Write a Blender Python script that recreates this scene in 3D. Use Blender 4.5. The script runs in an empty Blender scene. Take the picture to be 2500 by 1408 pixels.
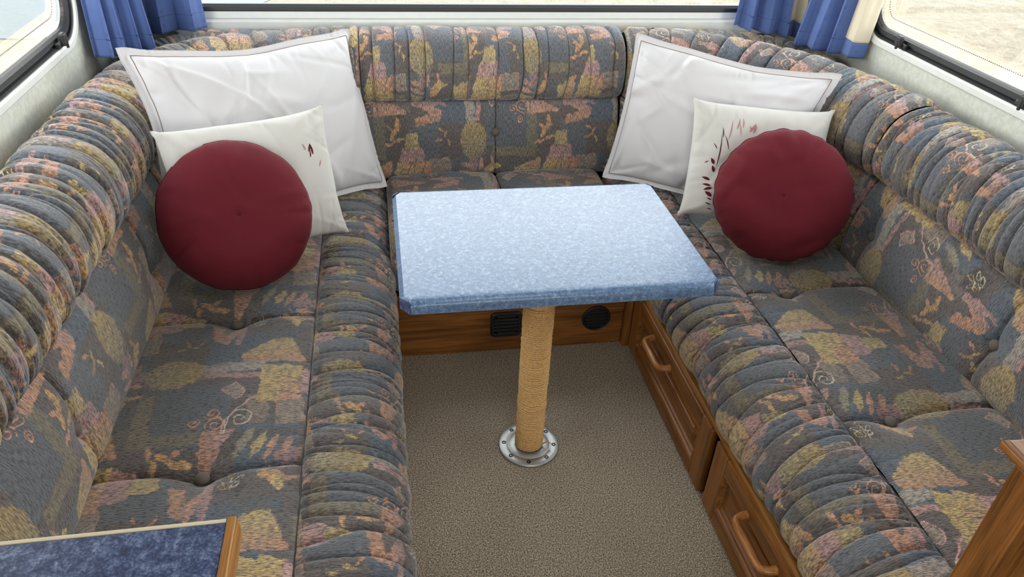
import bpy, bmesh, math, random
import numpy as np
from mathutils import Vector, Matrix
from mathutils.geometry import tessellate_polygon

# ------------------------------------------------------------------ camera, world, sun, exposure
SC = bpy.context.scene
COL = SC.collection
PITCH, YAW, ROLL, FPX, CAMH = 0.5893154, 0.1934416, -0.0507800, 1819.816, 1.494047

def cam_axes():
    p, y, r = PITCH, YAW, ROLL
    fw = np.array([math.sin(y)*math.cos(p), math.cos(y)*math.cos(p), -math.sin(p)])
    rt = np.array([math.cos(y), -math.sin(y), 0.0])
    dn = np.cross(fw, rt)
    c, s = math.cos(r), math.sin(r)
    return c*rt+s*dn, -s*rt+c*dn, fw
_rt, _dn, _fw = cam_axes()
cd = bpy.data.cameras.new('camera')
cam = bpy.data.objects.new('camera', cd)
COL.objects.link(cam)
mw = Matrix.Identity(4)
for i in range(3):
    mw[i][0] = _rt[i]; mw[i][1] = -_dn[i]; mw[i][2] = -_fw[i]
mw[2][3] = CAMH
cam.matrix_world = mw
cd.sensor_fit = 'HORIZONTAL'; cd.sensor_width = 36.0
cd.lens = FPX/2500*36.0
cd.clip_start = 0.02; cd.clip_end = 200
SC.camera = cam

world = bpy.data.worlds.new('sky'); SC.world = world
world.use_nodes = True
wn = world.node_tree.nodes; wl = world.node_tree.links
wn.clear()
wo = wn.new('ShaderNodeOutputWorld'); wb = wn.new('ShaderNodeBackground')
wt = wn.new('ShaderNodeTexCoord'); wsx = wn.new('ShaderNodeSeparateXYZ')
wr = wn.new('ShaderNodeValToRGB')
wl.new(wt.outputs['Generated'], wsx.inputs[0]); wl.new(wsx.outputs['Z'], wr.inputs['Fac'])
wr.color_ramp.elements[0].position = 0.0; wr.color_ramp.elements[0].color = (1.0, 0.99, 0.97, 1)
wr.color_ramp.elements[1].position = 0.75; wr.color_ramp.elements[1].color = (0.36, 0.385, 0.42, 1)
wl.new(wr.outputs['Color'], wb.inputs['Color'])
wb.inputs['Strength'].default_value = 7.0
wl.new(wb.outputs[0], wo.inputs['Surface'])

sd = bpy.data.lights.new('sun', 'SUN'); sd.energy = 3.0; sd.angle = math.radians(12)
sd.color = (1.0, 0.95, 0.87)
sun = bpy.data.objects.new('sun', sd); COL.objects.link(sun)
sun.rotation_euler = (math.radians(38), math.radians(-9), 0)   # high sun from behind the camera, over the roof

def portal(name, loc, rot, sx, sy):
    l = bpy.data.lights.new(name, 'AREA'); l.shape = 'RECTANGLE'; l.size = sx; l.size_y = sy
    l.cycles.is_portal = True
    o = bpy.data.objects.new(name, l); COL.objects.link(o)
    o.location = loc; o.rotation_euler = rot
    return o

SC.view_settings.view_transform = 'Standard'
SC.view_settings.look = 'None'
SC.view_settings.gamma = 1.0
SC.view_settings.use_curve_mapping = False
SC.view_settings.exposure = 0.76

cy = SC.cycles
cy.max_bounces = 5; cy.diffuse_bounces = 3; cy.glossy_bounces = 2; cy.transmission_bounces = 2; cy.transparent_max_bounces = 8
cy.use_adaptive_sampling = True; cy.adaptive_threshold = 0.05
cy.caustics_reflective = False; cy.caustics_refractive = False

# ------------------------------------------------------------------ dimensions of the place (metres)
XL, XR = -0.80, 1.55          # side walls
YR = 2.58                     # rear wall
YF = -2.6                     # front of the living space, behind the camera
ZC = 1.98                     # ceiling
FX0, FX1 = -0.002, 0.754      # seat box faces beside the aisle
FY = 1.848                    # rear seat box face
BX0, BX1, BY = -0.566, 1.318, 2.35   # foot of the back cushions
ZBOX, ZSEAT = 0.232, 0.385

# ------------------------------------------------------------------ helpers: objects
def setp(o, label=None, cat=None, group=None, kind=None):
    if label: o['label'] = label
    if cat: o['category'] = cat
    if group: o['group'] = group
    if kind: o['kind'] = kind
    return o

def thing(name, label, cat, loc, group=None, kind=None):
    o = bpy.data.objects.new(name, None); COL.objects.link(o)
    o.location = loc; o.empty_display_size = 0.05
    return setp(o, label, cat, group, kind)

def abs_loc(o):
    v = Vector((0, 0, 0))
    while o is not None:
        v = v + Vector(o.location); o = o.parent
    return v

def link(name, me, mat, parent=None, label=None):
    o = bpy.data.objects.new(name, me); COL.objects.link(o)
    if mat: me.materials.append(mat)
    if parent is not None:
        o.parent = parent
    if label: o['label'] = label
    return o

def smooth(me, on=True):
    me.polygons.foreach_set('use_smooth', [on]*len(me.polygons))

def raw(name, V, F, mat, parent=None, label=None, sm=True):
    """V world coordinates, F list of faces"""
    V = np.asarray(V, float).reshape(-1, 3)
    if parent is not None:
        V = V - np.array(abs_loc(parent))
    me = bpy.data.meshes.new(name)
    me.from_pydata(V.tolist(), [], [tuple(int(i) for i in f) for f in F])
    me.update()
    smooth(me, sm)
    return link(name, me, mat, parent, label)

def from_bm(name, bm, mat, parent=None, label=None, sm=False):
    me = bpy.data.meshes.new(name)
    if parent is not None:
        bmesh.ops.translate(bm, verts=bm.verts, vec=-abs_loc(parent))
    bm.normal_update(); bm.to_mesh(me); bm.free()
    smooth(me, sm)
    return link(name, me, mat, parent, label)

def bm_box(bm, lo, hi, bev=0.0, seg=2, mat4=None):
    lo = np.minimum(lo, hi); hi = np.maximum(lo, hi) if False else np.asarray(hi, float)
    r = bmesh.ops.create_cube(bm, size=1.0)
    vs = r['verts']
    for v in vs:
        v.co = Vector([(lo[i]+hi[i])/2 + v.co[i]*(hi[i]-lo[i]) for i in range(3)])
    if bev > 0:
        es = set()
        for v in vs:
            for e in v.link_edges: es.add(e)
        rb = bmesh.ops.bevel(bm, geom=list(es), offset=bev, segments=seg, affect='EDGES', profile=0.5)
        vs = list({v for f in rb['faces'] for v in f.verts} | {v for v in vs if v.is_valid})
    if mat4 is not None:
        bmesh.ops.transform(bm, matrix=mat4, verts=[v for v in vs if v.is_valid])
    return vs

def box(name, lo, hi, mat, parent=None, bev=0.002, label=None, seg=2):
    bm = bmesh.new(); bm_box(bm, np.array(lo, float), np.array(hi, float), bev, seg)
    return from_bm(name, bm, mat, parent, label)

def grid_faces(n, m, wrap_m=False, off=0):
    F = []
    mm = m if wrap_m else m-1
    i = np.arange(n-1)[:, None]; j = np.arange(mm)[None, :]
    a = i*m+j; b = i*m+(j+1) % m; c = (i+1)*m+(j+1) % m; d = (i+1)*m+j
    return (np.stack([a, b, c, d], -1).reshape(-1, 4)+off)

def grid_mesh(name, P, mat, parent=None, label=None, uv=None, attrs=None, flip=False, wrap=False):
    """P (n,m,3) world grid -> mesh, optional uv (n,m,2) and colour attributes {name:(n,m,4)}"""
    n, m = P.shape[:2]
    V = P.reshape(-1, 3).astype(np.float32)
    if parent is not None:
        V = V - np.array(abs_loc(parent), np.float32)
    F = grid_faces(n, m, wrap)
    if flip: F = F[:, ::-1]
    F = np.ascontiguousarray(F)
    me = bpy.data.meshes.new(name)
    me.vertices.add(len(V)); me.vertices.foreach_set('co', V.ravel())
    me.loops.add(F.size); me.loops.foreach_set('vertex_index', F.ravel().astype(np.int32))
    me.polygons.add(len(F))
    me.polygons.foreach_set('loop_start', np.arange(0, F.size, 4, dtype=np.int32))
    me.polygons.foreach_set('loop_total', np.full(len(F), 4, dtype=np.int32))
    me.polygons.foreach_set('use_smooth', np.ones(len(F), bool))
    me.update(calc_edges=True)
    if uv is not None:
        l = me.uv_layers.new(name='fabric')
        l.data.foreach_set('uv', uv.reshape(-1, 2)[F.ravel()].astype(np.float32).ravel())
    for k, a in (attrs or {}).items():
        at = me.attributes.new(k, 'FLOAT_COLOR', 'POINT')
        at.data.foreach_set('color', a.reshape(-1, 4).astype(np.float32).ravel())
    me.validate()
    return link(name, me, mat, parent, label)

def tube_pts(path, rad, ns=8, closed=False):
    path = np.asarray(path, float); n = len(path)
    if closed:
        T = np.roll(path, -1, 0)-np.roll(path, 1, 0)
    else:
        T = np.gradient(path, axis=0)
    T /= np.linalg.norm(T, axis=1)[:, None]+1e-12
    ref = np.array([0, 0, 1.0]) if abs(T[0][2]) < 0.9 else np.array([1.0, 0, 0])
    N = np.zeros_like(T); nn = ref-T[0]*(ref@T[0]); nn /= np.linalg.norm(nn); N[0] = nn
    for i in range(1, n):
        v = N[i-1]-T[i]*(N[i-1]@T[i]); N[i] = v/(np.linalg.norm(v)+1e-12)
    B = np.cross(T, N)
    a = np.linspace(0, 2*np.pi, ns, endpoint=False)
    rad = np.broadcast_to(np.asarray(rad, float), (n,))
    return path[:, None, :]+rad[:, None, None]*(np.cos(a)[None, :, None]*N[:, None, :]+np.sin(a)[None, :, None]*B[:, None, :])

def tube(name, path, rad, mat, parent=None, ns=8, closed=False, label=None):
    P = tube_pts(path, rad, ns, closed); n = len(P)
    V = P.reshape(-1, 3); F = [tuple(f) for f in grid_faces(n, ns, True)]
    if closed:
        for j in range(ns):
            F.append(((n-1)*ns+j, (n-1)*ns+(j+1) % ns, (j+1) % ns, j))
    else:
        F.append(tuple(range(ns))[::-1]); F.append(tuple((n-1)*ns+j for j in range(ns)))
    return raw(name, V, F, mat, parent, label)

def lathe(name, prof, mat, parent=None, center=(0, 0, 0), R=None, ns=32, label=None):
    """prof list of (r,z); axis local z, R 3x3 rotation"""
    R = np.eye(3) if R is None else np.asarray(R)
    a = np.linspace(0, 2*np.pi, ns, endpoint=False)
    V = []; F = []
    for r, z in prof:
        for t in a: V.append(R@np.array([r*math.cos(t), r*math.sin(t), z])+np.array(center))
    n = len(prof)
    F = [tuple(f)[::-1] for f in grid_faces(n, ns, True)]
    F.append(tuple(range(ns))[::1]); F.append(tuple((n-1)*ns+j for j in range(ns))[::-1])
    F = [f[::-1] for f in F]
    return raw(name, V, F, mat, parent, label)

def spline(pts, n):
    """Catmull-Rom through pts, n samples evenly spaced by arc length"""
    p = np.asarray(pts, float)
    q = np.vstack([2*p[0]-p[1], p, 2*p[-1]-p[-2]])
    out = []
    for i in range(len(p)-1):
        t = np.linspace(0, 1, 40, endpoint=False)[:, None]
        a, b, c, d = q[i], q[i+1], q[i+2], q[i+3]
        out.append(0.5*((2*b)+(-a+c)*t+(2*a-5*b+4*c-d)*t**2+(-a+3*b-3*c+d)*t**3))
    out = np.vstack(out+[p[-1:]])
    L = np.r_[0, np.cumsum(np.linalg.norm(np.diff(out, axis=0), axis=1))]
    s = np.linspace(0, L[-1], n)
    return np.stack([np.interp(s, L, out[:, k]) for k in range(out.shape[1])], 1), L[-1]

# ------------------------------------------------------------------ helpers: materials
def srgb(r, g, b, k=1.0):
    f = lambda c: ((c/255+0.055)/1.055)**2.4 if c/255 > 0.04045 else c/255/12.92
    return (f(r)*k, f(g)*k, f(b)*k, 1.0)

class MT:
    def __init__(s, name):
        s.m = bpy.data.materials.new(name); s.m.use_nodes = True
        s.t = s.m.node_tree; s.n = s.t.nodes; s.l = s.t.links
        s.b = s.n['Principled BSDF']; s.out = s.n['Material Output']
    def new(s, ty, **kw):
        n = s.n.new('ShaderNode'+ty)
        for k, v in kw.items(): setattr(n, k, v)
        return n
    def put(s, sock, v):
        if hasattr(v, 'is_linked') or hasattr(v, 'links'): s.l.new(v, sock)
        elif v is not None: sock.default_value = v
    def math(s, op, a, b=None, c=None, clamp=False):
        n = s.new('Math', operation=op); n.use_clamp = clamp
        s.put(n.inputs[0], a)
        if b is not None: s.put(n.inputs[1], b)
        if c is not None: s.put(n.inputs[2], c)
        return n.outputs[0]
    def mix(s, f, a, b, blend='MIX'):
        n = s.new('Mix', data_type='RGBA', blend_type=blend)
        s.put(n.inputs[0], f); s.put(n.inputs[6], a); s.put(n.inputs[7], b)
        return n.outputs[2]
    def obj(s): return s.new('TexCoord').outputs['Object']
    def mapping(s, v, scale=(1, 1, 1), rot=(0, 0, 0), loc=(0, 0, 0)):
        n = s.new('Mapping'); s.l.new(v, n.inputs[0])
        n.inputs['Scale'].default_value = scale; n.inputs['Rotation'].default_value = rot; n.inputs['Location'].default_value = loc
        return n.outputs[0]
    def noise(s, v, scale, detail=2, rough=0.5, dist=0.0):
        n = s.new('TexNoise'); s.put(n.inputs['Vector'], v)
        n.inputs['Scale'].default_value = scale; n.inputs['Detail'].default_value = detail
        n.inputs['Roughness'].default_value = rough; n.inputs['Distortion'].default_value = dist
        return n.outputs['Fac']
    def voro(s, v, scale, feature='F1', out='Distance'):
        n = s.new('TexVoronoi', feature=feature); s.put(n.inputs['Vector'], v); n.inputs['Scale'].default_value = scale
        return n.outputs[out]
    def ramp(s, f, stops, interp='LINEAR'):
        n = s.new('ValToRGB'); s.put(n.inputs[0], f); cr = n.color_ramp; cr.interpolation = interp
        while len(cr.elements) < len(stops): cr.elements.new(0.5)
        for e, (p, c) in zip(cr.elements, stops):
            e.position = p; e.color = c if len(c) == 4 else (*c, 1)
        return n.outputs[0]
    def smooth(s, v, lo, hi):
        n = s.new('MapRange', interpolation_type='SMOOTHSTEP'); s.put(n.inputs[0], v)
        n.inputs[1].default_value = lo; n.inputs[2].default_value = hi
        return n.outputs[0]
    def bump(s, h, strength, dist=0.001, normal=None):
        n = s.new('Bump'); s.put(n.inputs['Height'], h)
        n.inputs['Strength'].default_value = strength; n.inputs['Distance'].default_value = dist
        if normal is not None: s.l.new(normal, n.inputs['Normal'])
        return n.outputs[0]
    def set(s, **kw):
        for k, v in kw.items():
            s.put(s.b.inputs[{'col': 'Base Color', 'rough': 'Roughness', 'metal': 'Metallic', 'normal': 'Normal', 'spec': 'Specular IOR Level', 'sheen': 'Sheen Weight', 'sheenr': 'Sheen Roughness', 'coat': 'Coat Weight', 'coatr': 'Coat Roughness'}[k]], v)
        return s.m

def m_plain(name, col, rough=0.5, metal=0.0, spec=0.5, var=0.06, vs=30):
    t = MT(name)
    n = t.noise(t.obj(), vs, 3)
    c = t.mix(n, tuple(x*(1-var) for x in col[:3])+(1,), tuple(min(1, x*(1+var)) for x in col[:3])+(1,))
    return t.set(col=c, rough=rough, metal=metal, spec=spec)

def m_wood(name, c0, c1, c2, axis, rough=0.38, scale=1.0):
    """axis: grain direction 0/1/2"""
    t = MT(name); o = t.obj()
    sc = [26*scale]*3; sc[axis] = 1.6*scale
    v = t.mapping(o, tuple(sc))
    n1 = t.noise(v, 1.6, 5, 0.6, 0.5)
    sc2 = [260*scale]*3; sc2[axis] = 7*scale
    n2 = t.noise(t.mapping(o, tuple(sc2)), 1.0, 2, 0.6)
    col = t.ramp(n1, [(0.28, c0), (0.5, c1), (0.72, c2)])
    pores = t.smooth(n2, 0.30, 0.52)
    col = t.mix(pores, t.mix(0.55, col, tuple(x*0.35 for x in c0[:3])+(1,)), col)
    b = t.bump(n2, 0.12, 0.0006)
    return t.set(col=col, rough=t.math('MULTIPLY_ADD', n2, 0.2, rough-0.1), normal=b, spec=0.45)

W0, W1, W2 = srgb(84, 50, 19), srgb(130, 82, 35), srgb(162, 106, 52)
WOODX = m_wood('wood_grain_x', W0, W1, W2, 0)
WOODY = m_wood('wood_grain_y', W0, W1, W2, 1)
WOODZ = m_wood('wood_grain_z', W0, W1, W2, 2)
HANDLE_WOOD = m_wood('handle_wood', srgb(120, 72, 32), srgb(166, 108, 56), srgb(186, 128, 72), 1, 0.3, 2.0)
EDGE_WOOD = m_wood('edge_wood', srgb(132, 86, 38), srgb(170, 118, 60), srgb(190, 140, 80), 1, 0.35, 2.0)
CREAM_EDGE = m_plain('cream_edge', srgb(205, 190, 160), 0.5)
WHITE_TRIM = m_plain('white_trim', srgb(214, 217, 214), 0.35)
BLACK_RUBBER = m_plain('black_rubber', srgb(30, 31, 34), 0.45)
BLACK_PLASTIC = m_plain('black_plastic', srgb(22, 22, 24), 0.5)
GREY_PLASTIC = m_plain('grey_plastic', srgb(120, 120, 122), 0.4)
SCREW_STEEL = m_plain('screw_steel', srgb(70, 68, 66), 0.35, 1.0)
DARK_HOLE = m_plain('dark_recess', srgb(16, 14, 13), 0.8)

def m_wall():
    t = MT('wall_vinyl'); o = t.obj()
    n = t.noise(o, 60, 4, 0.65); n2 = t.noise(o, 7, 3)
    c = t.mix(t.smooth(n, 0.35, 0.7), srgb(186, 189, 180), srgb(206, 208, 200))
    c = t.mix(t.math('MULTIPLY', n2, 0.4), c, srgb(196, 203, 192))
    fl = t.smooth(t.noise(t.mapping(o, (1, 1, 0.6)), 140, 2, 0.6), 0.64, 0.72)
    c = t.mix(t.math('MULTIPLY', fl, 0.5), c, srgb(178, 166, 128))
    return t.set(col=c, rough=0.55, normal=t.bump(n, 0.15, 0.001))
WALL = m_wall()
CEIL = m_plain('ceiling_panel', srgb(225, 224, 216), 0.7)

def m_carpet():
    t = MT('carpet'); o = t.obj()
    a = t.noise(o, 260, 2, 0.8); b = t.noise(o, 520, 2, 0.7); d = t.noise(o, 3.0, 2)
    v = t.voro(o, 330)
    k = t.math('ADD', t.math('MULTIPLY', a, 0.6), t.math('MULTIPLY', b, 0.4))
    c = t.ramp(k, [(0.40, srgb(74, 62, 50)), (0.48, srgb(146, 129, 108)), (0.55, srgb(212, 196, 171)), (0.62, srgb(242, 229, 207))])
    c = t.mix(t.math('MULTIPLY', d, 0.25), c, srgb(150, 134, 112))
    h = t.math('SUBTRACT', k, t.math('MULTIPLY', v, 0.5))
    return t.set(col=c, rough=1.0, normal=t.bump(h, 1.0, 0.006), spec=0.05, sheen=0.15)
CARPET = m_carpet()

def m_laminate(name, stops, scale, rough):
    t = MT(name); o = t.obj()
    a = t.noise(o, scale, 6, 0.72, 0.6); b = t.noise(o, scale*4.5, 3, 0.7)
    k = t.math('ADD', t.math('MULTIPLY', a, 0.62), t.math('MULTIPLY', b, 0.38))
    c = t.ramp(k, stops)
    return t.set(col=c, rough=rough, spec=0.4)
TABLE_LAM = m_laminate('table_laminate', [(0.36, srgb(56, 77, 104)), (0.46, srgb(82, 106, 138)), (0.54, srgb(101, 127, 160)), (0.64, srgb(152, 170, 190))], 120, 0.32)
TABLE_LAM.node_tree.nodes['Principled BSDF'].inputs['Coat Weight'].default_value = 0.1
TABLE_LAM.node_tree.nodes['Principled BSDF'].inputs['Coat Roughness'].default_value = 0.3
COUNTER_LAM = m_laminate('counter_laminate', [(0.36, srgb(24, 32, 58)), (0.46, srgb(50, 62, 96)), (0.54, srgb(84, 98, 132)), (0.64, srgb(140, 150, 172))], 85, 0.38)

def m_rope():
    t = MT('sisal_rope'); o = t.obj()
    n = t.noise(o, 350, 3, 0.7); n2 = t.noise(o, 18, 2)
    c = t.ramp(n, [(0.3, srgb(158, 114, 66)), (0.5, srgb(216, 174, 116)), (0.7, srgb(240, 206, 152))])
    c = t.mix(t.math('MULTIPLY', n2, 0.4), c, srgb(190, 142, 84))
    return t.set(col=c, rough=0.85, normal=t.bump(n, 0.4, 0.001), spec=0.2)
ROPE = m_rope()

def m_alu():
    t = MT('brushed_aluminium'); o = t.obj()
    n = t.noise(o, 70, 5, 0.7); s = t.smooth(t.noise(t.mapping(o, (1, 1, 1)), 160, 3, 0.8), 0.6, 0.75)
    c = t.mix(t.math('MULTIPLY', s, 0.5), srgb(186, 186, 182), srgb(120, 116, 110))
    return t.set(col=c, rough=t.math('MULTIPLY_ADD', n, 0.3, 0.28), metal=0.85)
ALU = m_alu()

def m_cloth(name, c, weave=900, dark=0.9, rough=0.9, sheen=0.1, var=None):
    t = MT(name); o = t.obj()
    n = t.noise(o, weave, 2, 0.6); n2 = t.noise(o, 9, 3)
    cc = t.mix(n2, tuple(x*dark for x in c[:3])+(1,), c)
    cc = t.mix(t.math('MULTIPLY', n, 0.12), cc, tuple(x*0.7 for x in c[:3])+(1,))
    return t.set(col=cc, rough=rough, normal=t.bump(n, 0.15, 0.0004), spec=0.2, sheen=sheen)
WHITE_COTTON = m_cloth('white_cotton', srgb(210, 208, 211), dark=0.97)
WARM_COTTON = m_cloth('warm_white_cotton', srgb(208, 206, 201), dark=0.97)
BURGUNDY = m_cloth('burgundy_velvet', srgb(104, 30, 41), dark=0.9, sheen=0.05)
BURGUNDY_PIPE = m_cloth('burgundy_piping', srgb(88, 16, 30), sheen=0.1)
PRINT_RED = m_cloth('printed_burgundy', srgb(96, 26, 38))
PRINT_PALE = m_cloth('printed_pale_red', srgb(186, 130, 132))
STITCH = m_cloth('brown_stitch', srgb(138, 114, 98))
BLUE_CURTAIN_LINE = m_cloth('dark_blue_thread', srgb(40, 52, 92))
CREAM_CLOTH = m_cloth('cream_lining', srgb(216, 206, 184))

def m_curtain():
    t = MT('blue_curtain'); o = t.new('UVMap').outputs[0]
    n = t.noise(t.obj(), 700, 2, 0.6); n2 = t.noise(t.obj(), 12, 3)
    c = t.mix(n2, srgb(74, 94, 146), srgb(92, 114, 166))
    # small woven squares
    v = t.mapping(o, (1/0.062, 1/0.042, 1))
    fr = t.new('VectorMath', operation='FRACTION'); t.l.new(v, fr.inputs[0])
    sb = t.new('VectorMath', operation='SUBTRACT'); t.l.new(fr.outputs[0], sb.inputs[0]); sb.inputs[1].default_value = (0.5, 0.5, 0)
    ab = t.new('VectorMath', operation='ABSOLUTE'); t.l.new(sb.outputs[0], ab.inputs[0])
    sx = t.new('SeparateXYZ'); t.l.new(ab.outputs[0], sx.inputs[0])
    mx = t.math('MAXIMUM', t.math('MULTIPLY', sx.outputs[0], 0.062), t.math('MULTIPLY', sx.outputs[1], 0.042))
    ring = t.math('MULTIPLY', t.smooth(mx, 0.0022, 0.0028), t.math('SUBTRACT', 1.0, t.smooth(mx, 0.0036, 0.0042)))
    c = t.mix(t.math('MULTIPLY', ring, 0.7), c, srgb(58, 74, 128))
    return t.set(col=c, rough=0.8, normal=t.bump(n, 0.1, 0.0004), spec=0.2, sheen=0.1)
BLUE_CURTAIN = m_curtain()

def m_glass(name, tint=(0.97, 0.98, 0.97, 1), refl=0.2):
    t = MT(name)
    tr = t.new('BsdfTransparent'); tr.inputs[0].default_value = tint
    gl = t.new('BsdfGlossy'); gl.inputs['Roughness'].default_value = 0.03
    fr = t.new('Fresnel'); fr.inputs[0].default_value = 1.45
    mx = t.new('MixShader'); t.l.new(t.math('MULTIPLY', fr.outputs[0], refl), mx.inputs[0])
    t.l.new(tr.outputs[0], mx.inputs[1]); t.l.new(gl.outputs[0], mx.inputs[2])
    t.l.new(mx.outputs[0], t.out.inputs['Surface'])
    return t.m
GLASS = m_glass('acrylic_pane')

def m_frost():
    t = MT('frosted_acrylic_rim')
    tr = t.new('BsdfTransparent'); tr.inputs[0].default_value = (0.95, 0.95, 0.93, 1)
    tl = t.new('BsdfTranslucent'); tl.inputs[0].default_value = srgb(226, 216, 200)
    df = t.new('BsdfDiffuse'); df.inputs[0].default_value = srgb(226, 216, 200)
    m1 = t.new('MixShader'); m1.inputs[0].default_value = 0.5
    t.l.new(tl.outputs[0], m1.inputs[1]); t.l.new(df.outputs[0], m1.inputs[2])
    n = t.noise(t.obj(), 25, 3)
    m2 = t.new('MixShader'); t.l.new(t.math('MULTIPLY_ADD', n, 0.3, 0.30), m2.inputs[0])
    t.l.new(tr.outputs[0], m2.inputs[1]); t.l.new(m1.outputs[0], m2.inputs[2])
    t.l.new(m2.outputs[0], t.out.inputs['Surface'])
    return t.m
FROST = m_frost()

def m_milky():
    t = MT('added_hatch_dome')  # translucent pane for the added, unseen roof hatch
    tl = t.new('BsdfTranslucent'); n = t.noise(t.obj(), 6, 2)
    t.l.new(t.mix(n, (0.90, 0.90, 0.88, 1), (0.94, 0.94, 0.93, 1)), tl.inputs[0])
    t.l.new(tl.outputs[0], t.out.inputs['Surface'])
    return t.m
MILKY = m_milky()

def m_gravel():
    t = MT('pale_gravel'); o = t.obj()
    v = t.new('TexVoronoi', feature='F1'); t.put(v.inputs['Vector'], o); v.inputs['Scale'].default_value = 20
    n = t.noise(o, 5, 5, 0.75); n2 = t.noise(o, 60, 4, 0.75)
    c = t.ramp(t.math('ADD', t.math('MULTIPLY', n2, 0.6), t.math('MULTIPLY', n, 0.4)), [(0.36, srgb(78, 72, 60)), (0.48, srgb(116, 109, 95)), (0.60, srgb(140, 133, 118)), (0.70, srgb(186, 180, 166))])
    c = t.mix(t.math('MULTIPLY', t.smooth(v.outputs['Distance'], 0.2, 0.6), 0.35), c, srgb(92, 86, 74))
    return t.set(col=c, rough=0.95, normal=t.bump(n2, 0.6, 0.02), spec=0.1)
GRAVEL = m_gravel()
GREY_PATCH = m_plain('grey_ground', srgb(86, 92, 92), 0.9, var=0.15, vs=20)
PAINT_LINE = m_plain('painted_line', srgb(214, 216, 210), 0.8)

# ------------------------------------------------------------------ upholstery fabric: woven motif tile
def C3(r, g, b): return np.array(srgb(r, g, b)[:3])
ORANGE, YELLOW, PINK = C3(210, 150, 112), C3(206, 174, 98), C3(200, 152, 146)
OLIVE, TAUPE, PALE = C3(160, 148, 118), C3(170, 151, 136), C3(196, 186, 166)
GOLD, SLATE, PLUM, BLUEG = C3(214, 160, 92), C3(126, 129, 135), C3(130, 123, 121), C3(120, 128, 138)
GREYB = C3(112, 110, 104)
PW, PH = 0.512, 0.68           # rectangular period: two rows with a half drop
TILE_N = (512, 680)

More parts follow.
